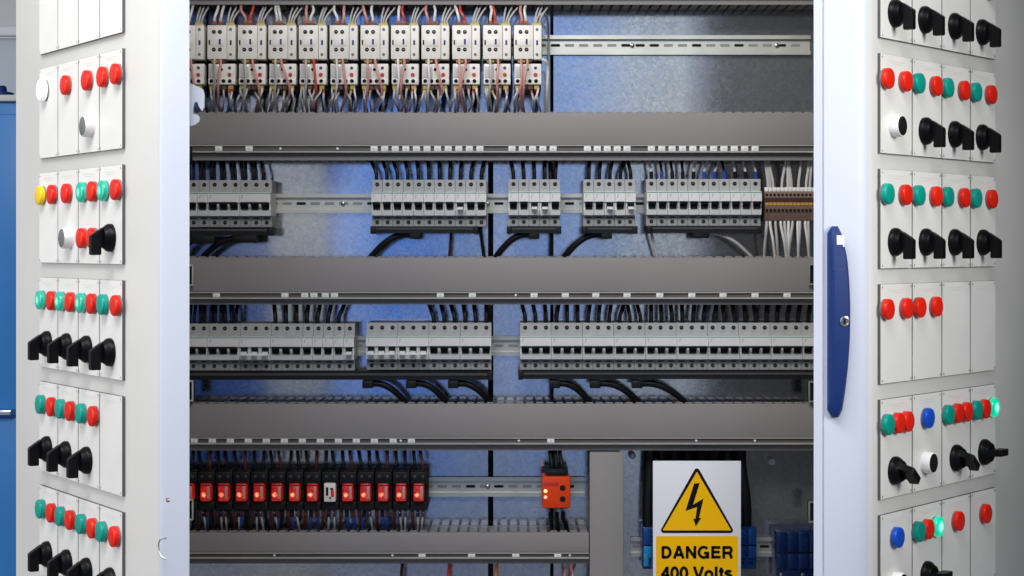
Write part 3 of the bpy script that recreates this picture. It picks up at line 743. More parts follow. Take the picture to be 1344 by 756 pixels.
GL = {  # glyph: advance, strokes (centre lines, cap height 1)
 'D': (.98, [[(.18, h_), (.18, 1 - h_)], [(.09, 1 - h_), (.42, 1 - h_)] + arc_(.42, .5, .36, .4, 90, -90)[1:] + [(.09, h_)]]),
 'A': (.98, [[(.12, 0), (.49, 1.0)], [(.86, 0), (.49, 1.0)], [(.24, .30), (.74, .30)]]),
 'N': (1.0, [[(.19, 0), (.19, 1)], [(.81, 0), (.81, 1)], [(.19, .93), (.81, .07)]]),
 'G': (1.06, [arc_(.53, .5, .39, .41, 42, 318, 22) + [(.86, .20)], [(.86, .0), (.86, .44)], [(.55, .43), (.95, .43)]]),
 'E': (.90, [[(.19, 0), (.19, 1)], [(.10, 1 - h_), (.82, 1 - h_)], [(.10, .52), (.76, .52)], [(.10, h_), (.84, h_)]]),
 'R': (.98, [[(.19, 0), (.19, 1)], [(.10, 1 - h_), (.58, 1 - h_)] + arc_(.58, .67, .22, .23, 90, -90)[1:] + [(.10, .44)], [(.62, .42)] + [(.74, .30), (.79, .10), (.83, 0)]]),
 '4': (.76, [[(.54, 0), (.54, 1)], [(.54, .93), (.10, .31)], [(.03, .30), (.74, .30)]]),
 '0': (.76, [arc_(.38, .5, .25, .41, 90, 450, 24)]),
 ' ': (.36, []),
 'V': (.90, [[(.10, 1), (.45, .02)], [(.80, 1), (.45, .02)]]),
 'o': (.80, [arc_(.40, .36, .27, .27, 90, 450, 22)]),
 'l': (.38, [[(.19, 0), (.19, 1)]]),
 't': (.46, [[(.23, .92), (.23, .22)] + [(.26, .11), (.42, .09)], [(.04, .65), (.43, .65)]]),
 's': (.74, [arc_(.37, .52, .23, .13, 25, 270, 10) + arc_(.37, .21, .24, .13, 90, -155, 10)[0:]]),
}
def lettering(txt, x0, x1, ycap0, ycap1, bold=0):
    adv = sum(GL[c][0] for c in txt); kx = (sx(x1) - sx(x0)) / (adv - .16); ky = sz(ycap0) - sz(ycap1); mb = MB(); pen = -.09
    for c in txt:
        for st in GL[c][1]:
            P = [Vector((sx(x0) + (pen + x) * kx, sz(ycap1) + y * ky)) for x, y in st]; n = len(P); hw = T_ / 2 * (kx + ky) / 2; L = []; Rr_ = []
            closed = (P[0] - P[-1]).length < 1e-6
            for k in range(n):
                a = P[k] - P[k - 1] if k else (P[0] - P[-2] if closed else P[1] - P[0]); b = P[k + 1] - P[k] if k < n - 1 else (P[1] - P[0] if closed else P[-1] - P[-2])
                a = a.normalized(); b = b.normalized(); t = (a + b).normalized(); nn = Vector((-t.y, t.x)); m = hw / max(.5, math.sqrt(max(0, (1 + a.dot(b)) / 2)))
                L.append(P[k] + nn * m); Rr_.append(P[k] - nn * m)
            vs = [(p.x, -.0009, p.y) for p in L] + [(p.x, -.0009, p.y) for p in Rr_] + [(p.x, -.0006, p.y) for p in L] + [(p.x, -.0006, p.y) for p in Rr_]
            fs = []
            for k in range(n - 1):
                fs += [(k, k + 1, n + k + 1, n + k), (2 * n + k, 3 * n + k, 3 * n + k + 1, 2 * n + k + 1), (k, 2 * n + k, 2 * n + k + 1, k + 1), (n + k, n + k + 1, 3 * n + k + 1, 3 * n + k)]
            fs += [(0, n, 3 * n, 2 * n), (n - 1, 3 * n - 1, 4 * n - 1, 2 * n - 1)]
            mb.add(vs, fs, 'sign_black')
        pen += GL[c][0]
    return mb.build('lettering', sg, smooth=False)
lettering('DANGER', 868.5, 961.5, 716.5, 733, .045)
lettering('400 Volts', 868.5, 961, 743.5, 760.5, .045)
# stand-offs holding the sign off the plate
for px in (866, 963):
    MB().lathe([(.004, .003), (.004, YP - YS - .001)], (sx(px), 0, sz(611)), 'chrome', 10).build('standoff', sg)
# black cables behind the sign
for k in range(8):
    xa = 853 + 17 * k; xb = 851 + 18.2 * k
    wire([U(xa, 588, YP - .05), U(xa, 610, YP - .045), U(xb, 660, YP - .05), U(xb, 698, YP - .052)], .0105, 'wire_black', f"thick black cable, {ORD[k + 1]} from left, running down behind the danger sign", 'thick black cables behind the danger sign', name='power_cable', cat='cable', seg=10)

def blue_block(px0, px1, y0, y1, label, sym=False):
    Yb = 3.165; xa = X(px0, Yb); w = X(px1, Yb) - xa; zt = Zc(y0, Yb); h = zt - Zc(y1, Yb)
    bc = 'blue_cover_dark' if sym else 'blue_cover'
    r = root('covered_terminal_block', label, 'terminal block', (xa, Yb, zt), 0, 'blue covered terminal blocks')
    MB().box(0, w, .006, .060, -h, 0, bc, .002).build('body', r)
    b = MB(); n = max(2, int(w / .016)); p = w / n
    for i in range(n): b.box(i * p + .0008, i * p + p - .0008, 0, .0058, -h * .40, -.002, bc, .0014)
    b.build('finger_guard', r)
    b = MB()
    for i in range(n): b.box(i * p + .0012, i * p + p - .0012, .001, .0058, -h * .72, -h * .44, 'cyan_cover' if i == 0 and not sym else bc, .0014)
    b.build('lower_guard', r)
    for i in range(n):
        q = MB(); screwhole(q, (i + .5) * p, -h * .84, .0030, .006, 'hole_dark' if not sym or i % 2 else 'chrome'); q.build('terminal_screw', r)
    if not sym: MB().box(.001, .010, -.0006, .004, -h * .92, -h * .62, 'cyan_cover', .001).build('window', r)
    if sym:
        pts = [(0, .010), (.004, .010), (.001, .003), (.005, .004), (-.002, -.010), (.0005, -.001), (-.003, -.002)]
        MB().prism([(w * .72 + x, -h * .42 + z) for x, z in pts], 'y', -.0008, .0006, 'sticker_white').build('lightning_mark', r)
    return r
blue_block(844, 993.5, 693, 748, 'wide blue covered terminal block half hidden behind the danger sign')
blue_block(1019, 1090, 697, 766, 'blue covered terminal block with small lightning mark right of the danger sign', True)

# plate screws
for px, py, lab in ((1013, 606, 'pale round stud on the plate right of the danger sign'), (830, 598, 'pale round stud on the plate beside the upright duct')):
    q = MB().lathe([(.0058, .018), (.0058, -.004), (.0040, -.0062)], (0, 0, 0), 'tag_white', 14).lathe([(.0018, -.0060), (.0018, -.0068)], (0, 0, 0), 'screw_steel', 8)
    tag(q.build('stud', loc=U(px, py, YP - .018)), lab, 'stud', 'pale studs on the plate')

# clips at both ends of the plate
def make_clip(rim='wire_grey'):
    r = root('frame_bracket', '', 'bracket'); w, h, t = .018, .036, .0025
    b = MB(); b.box(0, w, 0, .006, h - t, h, rim, .0006); b.box(0, w, 0, .006, 0, t, rim, .0006); b.box(w - t, w, 0, .006, t + .0002, h - t - .0002, rim, .0005); b.box(0, t, 0, .006, t + .0002, h - t - .0002, rim, .0005)
    b.build('rim', r); MB().box(t, w - t, .004, .030, t, h - t, 'hole_dark').build('insert', r); return r
KCL = Kind(make_clip); KCR = Kind(lambda: make_clip('slot_shade'))
for y, w_ in ((375, 'second grey duct'), (527, 'space below the lower breakers'), (683, 'space below the red relays')):
    KCL.put((X(253.5, YB - .012) - .018, YB - .012, Zc(y, YB - .012)), f"pale rectangular bracket at the left door edge beside the {w_}", 'rectangular frame brackets')
for y, w_ in ((374, 'second grey duct'), (528, 'space below the lower breakers'), (686, 'danger sign')):
    KCR.put((X(1061.5, YB - .012), YB - .012, Zc(y, YB - .012)), f"pale rectangular bracket at the right door edge beside the {w_}", 'rectangular frame brackets')
# duct end piece at left
tag(MB().box(0, .008, 0, .02, -.030, 0, 'black_plastic', .001).build('duct_clip', loc=(X(246.5, YB - .004), YB - .022, Zc(194))), 'small black clip at the left end of the duct below the motor starters', 'clip')

# bottom row wires below the short duct
for i, (px, m) in enumerate(((527, 'wire_brown'), (589, 'wire_red'), (651, 'wire_orange'), (744, 'wire_pink'), (748, 'wire_white'), (753, 'wire_red'))):
    wire([U(px, 730, YB + .03), U(px + 1, 742, YB + .03), U(px + (0 if i < 3 else 3 * (-1) ** i), 755, YB + .03), U(px, 800, YB + .035), U(px + 2, 900, YB + .06)], .0030 if i < 3 else .0026, m, f"{m[5:]} wire hanging below the short bottom duct, {ORD[i + 1]} from left", 'wires below the bottom duct')

# ------------------------------------------------------------------ doors
class Door:
    def __init__(s, origin, u):
        s.o = Vector((origin[0], origin[1], H)); s.u = Vector((u[0], u[1], 0)).normalized(); s.v = Vector((-s.u.y, s.u.x, 0))  # v = inward
        s.rz = math.atan2(s.u.y, s.u.x)
    def loc(s, x, z, out=0.0): return s.o + s.u * x + Vector((0, 0, z)) - s.v * out
    def xpx(s, px, out=0.0):
        """local x where the photo column px meets the door plane moved outwards by out"""
        k = (px - CX) / F; o = s.o - s.v * out
        return (k * o.y - o.x) / (s.u.x - k * s.u.y)
LD = Door((-.509, 2.400), (180, -281))
RD = Door((.481, 2.400), (224, 281))
def seg_hit(door, p, d, px):
    """length t along local direction d from local point p so that the point projects to column px"""
    P = door.o + door.u * p[0] + door.v * p[1]; Dv = door.u * d[0] + door.v * d[1]; k = (px - CX) / F
    return (k * P.y - P.x) / (Dv.x - k * Dv.y)
ZD0, ZD1 = -1.04, .84
# left door profile (x along door to the free edge, y inward)
xh = LD.xpx(18.5); xa = LD.xpx(209)
prof = []
ang = math.radians(74); Rr = .006
arc = [(xa + Rr * math.sin(ang * k / 10), Rr * (1 - math.cos(ang * k / 10))) for k in range(11)]
d = (math.cos(ang), math.sin(ang)); t = seg_hit(LD, arc[-1], d, 247.5)
e = (arc[-1][0] + d[0] * t, arc[-1][1] + d[1] * t)
xs_ = xa - .002
prof = [(xh + .010, 0), (xs_, 0), (xs_, e[1] + .002), (xh + .004, e[1] + .002), (xh, e[1]), (xh, .010), (xh + .003, .003)]
edge = [(xs_ + .0002, 0)] + arc + [(e[0] - d[0] * .002, e[1] - d[1] * .002), (e[0] - .001, e[1] + .0015), (e[0] - .02, e[1] + .002), (xs_ + .0002, e[1] + .002)]
ldoor = root('cabinet_door', 'left cabinet door standing ajar, white, carrying plates with lamps and black switches', 'door', LD.o, LD.rz, 'two cabinet doors standing ajar')
MB().prism(prof, 'z', ZD0, ZD1, 'door_paint').build('door_leaf', ldoor)
MB().prism(edge, 'z', ZD0, ZD1, 'edge_bluish').build('edge_profile', ldoor)
EL = e
MB().box(xh + .03, xa - .05, e[1] + .0022, e[1] + .0040, ZD0 + .04, ZD1 - .04, 'reflector_pale').build('added_liner', ldoor)  # pale sheet added out of view to brighten the left plate's reflection
MB().box(xh + .05, xh + (xa - xh) * .60, e[1] + .0043, e[1] + .022, -.60, .62, 'reflector_blue', .003).build('added_blue_reflector', ldoor)  # blue slab added out of view for a blue band in the plate's reflection
# latch keeper on the free edge: a lobed metal plate
def Ldoor_local(px, py, Y):
    P = U(px, py, Y) - LD.o
    return (P.dot(LD.u), P.dot(LD.v), P.z)
Pe = LD.o + LD.u * e[0] + LD.v * e[1]; Ye = Pe.y + .012
k_ = MB()
poly = [(246, 109), (255, 111.5), (262, 114.5), (266.5, 118), (268, 124), (268, 140), (265, 146), (261, 140), (259, 134), (255.5, 134), (253.5, 141), (253, 149), (259, 150.5), (262, 155), (261, 160), (256, 164), (246, 166)]
wpts = [(p[0], p[2]) for p in (U(a, b2, Ye) for a, b2 in poly)]
mb = MB(); mb.prism(wpts, 'y', Ye, Ye + .006, 'latch_zinc')
inv = (Matrix.Translation(LD.o) @ Matrix.Rotation(LD.rz, 4, 'Z')).inverted()
mb.v = [tuple(inv @ Vector(v)) for v in mb.v]; mb.build('latch', ldoor)
# small wire hook near the edge
hx = LD.xpx(216)
MB().tube([(hx + .006, -.0005, -.362), (hx - .001, -.005, -.364), (hx - .005, -.006, -.373), (hx + .000, -.005, -.384), (hx + .006, -.001, -.388)], .0010, 'screw_steel', 8).build('hook', ldoor)
MB().lathe([(.003, .0), (.003, -.003)], (hx + .010, .002, -.314), 'screw_steel', 10).build('pin', ldoor)

# right door: face, soft bend, near-frontal edge strip with the handle
rdoor = root('cabinet_door', 'right cabinet door standing ajar, pale, with long blue handle on its free edge', 'door', RD.o, RD.rz, 'two cabinet doors standing ajar')
ang = math.radians(38); Rr = .050; x0 = RD.xpx(1148)
arc = [(x0 - Rr * math.sin(ang * k / 12), Rr * (1 - math.cos(ang * k / 12))) for k in range(13)]
d = (-math.cos(ang), math.sin(ang)); t = seg_hit(RD, arc[-1], d, 1081)
e = (arc[-1][0] + d[0] * t, arc[-1][1] + d[1] * t)
a2 = math.radians(38 + 62); d2 = (-math.cos(a2), math.sin(a2)); t2 = seg_hit(RD, e, d2, 1068)
e2 = (e[0] + d2[0] * t2, e[1] + d2[1] * t2)
print('right strip', t, 'return', t2)
xe = RD.xpx(1344) + .05
xb_ = RD.xpx(1311); ab = math.radians(46); Rb = .055
hinge_arc = [(xe - .004, 0), (xe - .001, .001), (xe, .004)]
c1 = (e[0] - d[0] * .003, e[1] - d[1] * .003); c2 = (e[0] + d2[0] * .002, e[1] + d2[1] * .002)
m_ = 5; yb_ = e2[1] + .002
prof = hinge_arc[::-1] + arc[:m_ + 1] + [(arc[m_][0], max(yb_, hinge_arc[-1][1] + .001)), (hinge_arc[-1][0], max(yb_, hinge_arc[-1][1] + .001))]
edge = [(arc[m_][0] - .00001, arc[m_][1])] + arc[m_ + 1:] + [c1, ((c1[0] + c2[0]) / 2 * .35 + e[0] * .65, (c1[1] + c2[1]) / 2 * .35 + e[1] * .65), c2, (e2[0] - d2[0] * .0165, e2[1] - d2[1] * .0165)] + [(e2[0], e2[1]), (e2[0] + .03, yb_), (arc[m_][0] - .00001, yb_)]
MB().prism(prof, 'z', ZD0, ZD1, 'door_paint').build('door_leaf', rdoor)
MB().prism(edge, 'z', ZD0, ZD1, 'edge_bluish').build('edge_profile', rdoor)
MB().box(arc[m_][0] + .02, hinge_arc[-1][0] - .02, max(yb_, hinge_arc[-1][1] + .001) + .0003, max(yb_, hinge_arc[-1][1] + .001) + .003, ZD0 + .04, ZD1 - .04, 'cabinet_inside').build('added_liner', rdoor)  # dark sheet added out of view to darken the right plate's reflection
# handle on the strip
PH = RD.o + RD.u * (e[0] - d[0] * t * .50) + RD.v * (e[1] - d[1] * t * .50)
na = math.atan2(RD.u.y, RD.u.x) - ang          # strip tangent direction (towards hinge)
kx = (1096 - CX) / F
tt = seg_hit(RD, e, (-d[0], -d[1]), 1094)
PH = RD.o + RD.u * (e[0] - d[0] * tt) + RD.v * (e[1] - d[1] * tt)
hz = lambda py: -(py - CY) / F * PH.y
hr = bpy.data.objects.new('handle', None); hr.empty_display_size = .01; COL.objects.link(hr)
hr.parent = rdoor; lp = inv2 = (Matrix.Translation(RD.o) @ Matrix.Rotation(RD.rz, 4, 'Z')).inverted() @ PH
hr.location = lp; hr.rotation_euler = (0, 0, -ang)
sH = PH.y / F
yt, yb = hz(297), hz(547); n = 26; prof_f = []
mb = MB(); rings = []
for i in range(n + 1):
    f = i / n; z = yt + (yb - yt) * f
    bow = math.sin(PI * min(1, max(0, f * .94 + .06))) ** .8
    endr = min(1, math.sqrt(max(0, min(f, 1 - f)) / .012 + .10)) if min(f, 1 - f) < .012 else 1
    xl, xr = -9.0 * sH, (2.2 + 15.0 * bow * .62 + 5 * min(f * 6, 1)) * sH
    dep = .010 + .010 * bow
    xl, xr = xl * endr, (xr) * (0.75 + .25 * endr)
    dep *= (.6 + .4 * endr)
    ch = .0025
    rings.append([(xl, 0, z), (xl, -dep + ch, z), (xl + ch, -dep, z), (xr - ch * 1.6, -dep, z), (xr, -dep + ch * 1.6, z), (xr, 0, z)])
vs = [p for r_ in rings for p in r_]; q = 6; fs = []
for i in range(n):
    for k in range(q):
        k2 = (k + 1) % q; fs.append((i * q + k, i * q + k2, (i + 1) * q + k2, (i + 1) * q + k))
fs.append(tuple(range(q))); fs.append(tuple(range(len(vs) - 1, len(vs) - 1 - q, -1)))
mb.add(vs, fs, 'handle_blue'); g = mb.build('grip', hr)
def on_grip(py): f = (hz(py) - yt) / (yb - yt); bow = math.sin(PI * min(1, max(0, f * .94 + .06))) ** .8; return -(.010 + .010 * bow)
MB().box(-2 * sH, 8.5 * sH, on_grip(316) - .0005, on_grip(316) + .004, hz(324), hz(309), 'sticker_white').build('label_sticker', hr)
MB().box(-8.6 * sH, 9.5 * sH, on_grip(352) - .0003, on_grip(352) + .004, hz(354), hz(352.6), 'blue_mark').build('parting_line', hr)
MB().lathe([(.0068, .003), (.0068, -.0012), (.0052, -.0018), (.0050, -.0008)], (6.5 * sH, on_grip(421), hz(421)), 'chrome', 18).box(6.5 * sH - .0008, 6.5 * sH + .0008, on_grip(421) - .0024, on_grip(421) - .0007, hz(424.5), hz(417.5), 'hole_dark').build('keyhole', hr)

# ------------------------------------------------------------------ things on the doors
PH_, PITCH = .1310, .1520
colsL = [53.5, 78.2, 105, 133, 163]; colsR = [1153, 1195, 1234, 1271.5, 1305]
rowL = lambda k: .261 - .1520 * k      # k = -1 is the top row, z of plate top relative to camera height
rowR = lambda k: .255 - .1515 * k
ROWW = {-1: 'top row', 0: 'second row', 1: 'third row', 2: 'fourth row', 3: 'fifth row', 4: 'bottom row'}

def make_plate(w, h, seed):
    rr = random.Random(seed)
    def mk():
        r = root('legend_plate', '', 'plate')
        MB().box(0, w, -.0042, -.0002, -h, 0, 'plate_edge_shadow').box(.0003, w - .0003, -.0046, -.00422, -h + .0003, -.0003, 'plate_plastic').build('panel', r)  # dark sides paint in the shadow line around each plate
        b = MB()   # worn unreadable engraving as faint rules
        b.box(w * .24, w * .76, -.0048, -.0045, -.0088, -.0082, 'caption_ink'); b.box(w * .34, w * .66, -.0048, -.0045, -.0118, -.0112, 'caption_ink'); b.build('engraving', r)
        for x in (.004, w - .004):
            for z in (-.004, -h + .004):
                MB().lathe([(.0016, -.002), (.0016, -.0050), (.0010, -.0054)], (x, 0, z), 'screw_steel', 8).build('screw', r)
        return r
    return Kind(mk)
def plate_rows(door, cols, rowz, side, descr):
    kinds = []
    for c in range(4):
        a, b_ = sorted((door.xpx(cols[c], .002), door.xpx(cols[c + 1], .002)))
        kinds.append((a + .0012, make_plate(b_ - a - .0024, PH_, c)))
    for k in range(-1, 5):
        for c in range(4):
            x, kd = kinds[c]
            kd.put(door.loc(x, rowz(k)), f"plate {descr.get((k, c), 'with lamps and switch')}, {ORD[c + 1]} from left in {ROWW[k]}, {side} door", f"white legend plates on the {side} door", door.rz)
blank = {(-1, c): 'left blank' for c in range(4)}
blank.update({(3, 3): 'left blank', (0, 0): 'with white lamp', (0, 1): 'with one red lamp', (0, 2): 'with silver button', (0, 3): 'with two red lamps', (1, 0): 'with yellow and red lamps', (1, 1): 'with silver button', (1, 2): 'with four lamps', (1, 3): 'with lamps and switch'})
plate_rows(LD, colsL, rowL, 'left', blank)
plate_rows(RD, colsR, rowR, 'right', {(2, 0): 'with two red lamps', (2, 1): 'with two red lamps', (2, 2): 'left blank', (2, 3): 'left blank', (3, 1): 'with blue lamp', (4, 0): 'with blue lamp', (4, 2): 'with one red lamp', (4, 3): 'with one red lamp', (0, 0): 'with push button'})

def make_lamp(lens, big=1.0):
    def mk():
        r = root('pilot_light', '', 'pilot light'); R_ = .0140 * big
        MB().lathe([(R_ * .99, -.002), (R_ * .99, -.0040), (R_ * .96, -.0044)], (0, 0, 0), 'bezel_grey', 24).build('bezel', r)
        p = .0108 * big
        MB().lathe([(R_ * .98, -.0045), (R_, -.0052), (R_, -p + .0015), (R_ * .96, -p), (R_ * .88, -p - .0006), (R_ * .60, -p - .0012), (R_ * .25, -p - .0015)], (0, 0, 0), lens, 32, rib=.012).build('lens', r)
        return r
    return Kind(mk)
KL = {'red': make_lamp('lens_red'), 'teal green': make_lamp('lens_teal'), 'lit green': make_lamp('lens_green_lit'), 'yellow': make_lamp('lens_yellow'), 'blue': make_lamp('lens_blue'), 'lit white': make_lamp('lens_white_lit', 1.12), 'brightly lit green': make_lamp('lens_green_bright')}
def make_button(center):
    def mk():
        r = root('push_button', '', 'push button'); R_ = .0145
        MB().lathe([(R_, -.002), (R_, -.0140), (R_ * .96, -.0150), (R_ * .90, -.0150), (R_ * .88, -.0130)], (0, 0, 0), 'satin_silver' if center == 'button_grey' else 'tag_white', 28).build('ring', r)
        MB().lathe([(R_ * .87, -.0125), (R_ * .87, -.0152), (R_ * .80, -.0156)], (0, 0, 0), center, 24).build('plunger', r)
        return r
    return Kind(mk)
KPB = {'silver push button with grey centre': make_button('button_grey'), 'white ringed push button with black centre': make_button('toggle_black')}
def make_switch(turn):
    def mk():
        r = root('rotary_switch', '', 'rotary switch')
        MB().lathe([(.0188, -.002), (.0188, -.0065), (.0176, -.0090), (.0150, -.0120), (.0135, -.0150)], (0, 0, 0), 'knob_black', 30).build('base_disc', r)
        mb = MB(); pr = [(-.0105, .0150), (-.0160, .0128), (-.0295, .0040), (-.0312, .0020), (-.0312, -.0215), (-.0298, -.0228), (-.0185, -.0228), (-.0175, -.0215), (-.0175, -.0125), (-.0105, -.0145)]
        mb.prism(pr, 'x', -.0048, .0048, 'knob_black')
        g = mb.build('grip', r); g.rotation_euler = (0, turn, 0)
        if turn == 0:
            pass
        return r
    return Kind(mk)
KSW = {'down': make_switch(0.0), 'aside': make_switch(-.9), 'level': make_switch(-PI / 2)}
OUT = .008
# left door: (row, plate, column pixel, colour)
Llamps = [(0, 0, 57, 'lit white'), (0, 1, 87, 'red'), (0, 2, 115, 'red'), (0, 2, 135.5, 'red'), (0, 3, 153, 'red'),
 (1, 0, 54, 'yellow'), (1, 0, 69, 'red'), (1, 1, 88, 'red'), (1, 2, 108, 'lit green'), (1, 2, 122, 'red'), (1, 3, 136, 'lit green'), (1, 3, 153, 'red'),
 (2, 0, 54, 'lit green'), (2, 0, 68, 'red'), (2, 1, 80, 'lit green'), (2, 1, 93, 'red'), (2, 2, 107, 'lit green'), (2, 2, 121, 'red'), (2, 3, 135.5, 'teal green'), (2, 3, 153, 'red'),
 (3, 0, 54, 'teal green'), (3, 0, 68, 'red'), (3, 1, 80, 'teal green'), (3, 1, 93, 'red'), (3, 2, 107, 'teal green'), (3, 2, 123, 'red'),
 (4, 0, 54, 'teal green'), (4, 0, 68, 'red'), (4, 1, 80, 'teal green'), (4, 1, 93, 'red'), (4, 2, 107, 'teal green'), (4, 2, 122, 'red'), (4, 3, 134, 'teal green'), (4, 3, 151, 'red')]
Rlamps = [(-1, 0, 1164, 'red'), (-1, 0, 1188, 'red'), (-1, 1, 1205, 'teal green'), (-1, 1, 1228, 'red'), (-1, 2, 1243, 'teal green'), (-1, 2, 1265, 'red'), (-1, 3, 1280, 'teal green'), (-1, 3, 1300, 'red'),
 (0, 0, 1164, 'red'), (0, 0, 1188, 'red'), (0, 1, 1205, 'teal green'), (0, 1, 1228, 'red'), (0, 2, 1243, 'teal green'), (0, 2, 1265, 'red'), (0, 3, 1280, 'teal green'), (0, 3, 1300, 'red'),
 (1, 0, 1164, 'teal green'), (1, 0, 1188, 'red'), (1, 1, 1205, 'teal green'), (1, 1, 1228, 'red'), (1, 2, 1243, 'teal green'), (1, 2, 1265, 'red'), (1, 3, 1280, 'teal green'), (1, 3, 1301, 'red'),
 (2, 0, 1164, 'red'), (2, 0, 1189, 'red'), (2, 1, 1206, 'red'), (2, 1, 1228, 'red'),
 (3, 0, 1164.5, 'teal green'), (3, 0, 1178, 'red'), (3, 0, 1190, 'red'), (3, 1, 1217, 'blue'), (3, 2, 1244, 'teal green'), (3, 2, 1256, 'red'), (3, 2, 1268, 'red'), (3, 3, 1281, 'teal green'), (3, 3, 1292, 'red'), (3, 3, 1303.5, 'brightly lit green'),
 (4, 0, 1177, 'blue'), (4, 1, 1205, 'teal green'), (4, 1, 1217, 'red'), (4, 1, 1230, 'brightly lit green'), (4, 2, 1257, 'red'), (4, 3, 1293, 'red')]
def lamps(door, rowz, lst, side):
    per = {}
    for k, c, px, col in lst: per.setdefault((k, c), []).append((px, col))
    for k, c, px, col in lst:
        if k == -1 and side == 'right' and px < 1290: continue      # above the picture
        row = sorted(per[(k, c)]); i = [p for p, _ in row].index(px)
        pos = '' if len(row) == 1 else ('left ' if i == 0 else 'right ' if i == len(row) - 1 else 'middle ')
        z = rowz(k) - .033
        KL[col].put(door.loc(door.xpx(px, OUT), z, .0022), f"{pos}{col} pilot light on {ORD[c + 1]} plate, {ROWW[k]}, {side} door", f"pilot lights on the {side} door", door.rz)
lamps(LD, rowL, Llamps, 'left'); lamps(RD, rowR, Rlamps, 'right')
for px, side in ((108, 'left'), (122, 'right')):
    KL['red'].put(LD.loc(LD.xpx(px, OUT), rowL(1) - .096, .0022), f"{side} red pilot light of the lower pair, third plate, {ROWW[1]}, left door", 'pilot lights on the left door', LD.rz)
for k, c, px in ((0, 2, 116.5), (1, 1, 89)):
    KPB['silver push button with grey centre'].put(LD.loc(LD.xpx(px, OUT), rowL(k) - .096, .0022), f"silver push button with grey centre on {ORD[c + 1]} plate, {ROWW[k]}, left door", 'push buttons on the doors', LD.rz)
for k, c, px in ((0, 0, 1176.5), (3, 1, 1217.5), (4, 0, 1178)):
    KPB['white ringed push button with black centre'].put(RD.loc(RD.xpx(px, OUT), rowR(k) - .094, .0022), f"pale ringed push button with black centre on {ORD[c + 1]} plate, {ROWW[k]}, right door", 'push buttons on the doors', RD.rz)
for k, c, px in ((1, 3, 145.5), (2, 0, 63), (2, 1, 89), (2, 2, 115), (2, 3, 145), (3, 0, 63), (3, 1, 88), (3, 2, 115), (4, 0, 63), (4, 1, 89), (4, 2, 115), (4, 3, 146)):
    KSW['down'].put(LD.loc(LD.xpx(px, .005), rowL(k) - .096, .0022), f"black rotary switch with grip pointing down, {ORD[c + 1]} plate, {ROWW[k]}, left door", 'black rotary switches on the left door', LD.rz)
for k, c, px, st in ((-1, 0, 1174, 'down'), (-1, 1, 1213, 'down'), (-1, 2, 1252, 'down'), (-1, 3, 1288, 'down'), (0, 1, 1214, 'down'), (0, 2, 1252, 'down'), (0, 3, 1288, 'down'),
                     (1, 0, 1174, 'down'), (1, 1, 1214, 'down'), (1, 2, 1252, 'down'), (1, 3, 1289, 'down'), (3, 0, 1174, 'aside'), (3, 2, 1254, 'aside'), (3, 3, 1291, 'level'), (4, 1, 1216, 'level')):
    w_ = {'down': 'grip pointing down', 'aside': 'grip turned aside', 'level': 'grip turned level'}[st]
    KSW[st].put(RD.loc(RD.xpx(px, .005), rowR(k) - .096, .0022), f"black rotary switch with {w_}, {ORD[c + 1]} plate, {ROWW[k]}, right door", 'black rotary switches on the right door', RD.rz)

# ------------------------------------------------------------------ background sliver at left
YW = 6.2
wl_ = MB().box(U(-500, 0, YW).x, U(200, 0, YW).x, YW, YW + .1, H - 1.3, U(0, 50, YW).z, 'wall_blue_grey').box(U(-500, 0, YW).x, U(200, 0, YW).x, YW, YW + .1, U(0, 36, YW).z + .002, H + 2.2, 'wall_grey')
tag(wl_.build('wall'), 'pale grey wall far behind the left door', 'wall')
tag(MB().box(U(-500, 0, YW).x, U(200, 0, YW).x, YW - .05, YW - .002, U(0, 49, YW).z, U(0, 37, YW).z, 'sticker_white', .004).build('wall_ledge'), 'white ledge running along the wall behind the left door', 'ledge')
YM = 5.0
mx = root('blue_machine', 'bright blue metal machine housing behind the left door edge', 'machine', (U(-60, 0, YM).x, YM, H - 1.25))
O = Vector(mx.location)
def mp(name, a, b_, y0, y1, z0, z1, m, c=.004):
    return MB().box(U(a, 0, YM).x - O.x, U(b_, 0, YM).x - O.x, y0, y1, z0 - O.z, z1 - O.z, m, c).build(name, mx)
mp('housing', -160, 60, 0, .9, H - 1.25, U(0, 134, YM).z, 'machine_blue')
mp('top_slab', -162, 62, -.02, .92, U(0, 133.5, YM).z, U(0, 125, YM).z, 'wall_grey')
mp('door_panel', -160, 60, -.012, -.001, H - 1.2, U(0, 548, YM).z, 'machine_blue')
mp('upper_panel', -160, 60, -.012, -.001, U(0, 545, YM).z, U(0, 150, YM).z, 'machine_blue')
mp('handle', -30, 21, -.05, -.013, U(0, 543, YM).z, U(0, 536, YM).z, 'chrome')
q = MB(); pp = U(2, 124.6, YM + .2)
q.lathe([(.034, 0), (.034, .006), (.016, .010), (.014, .022), (.010, .026)], (0, 0, 0), 'handle_blue', 16, 'z')
tag(q.build('valve_cap', loc=pp), 'small blue cap on top of the blue machine', 'cap')
structure(MB().box(-6, 6, -3, 9, -.02 + H - 1.30, H - 1.30, 'floor_grey').build('floor'))

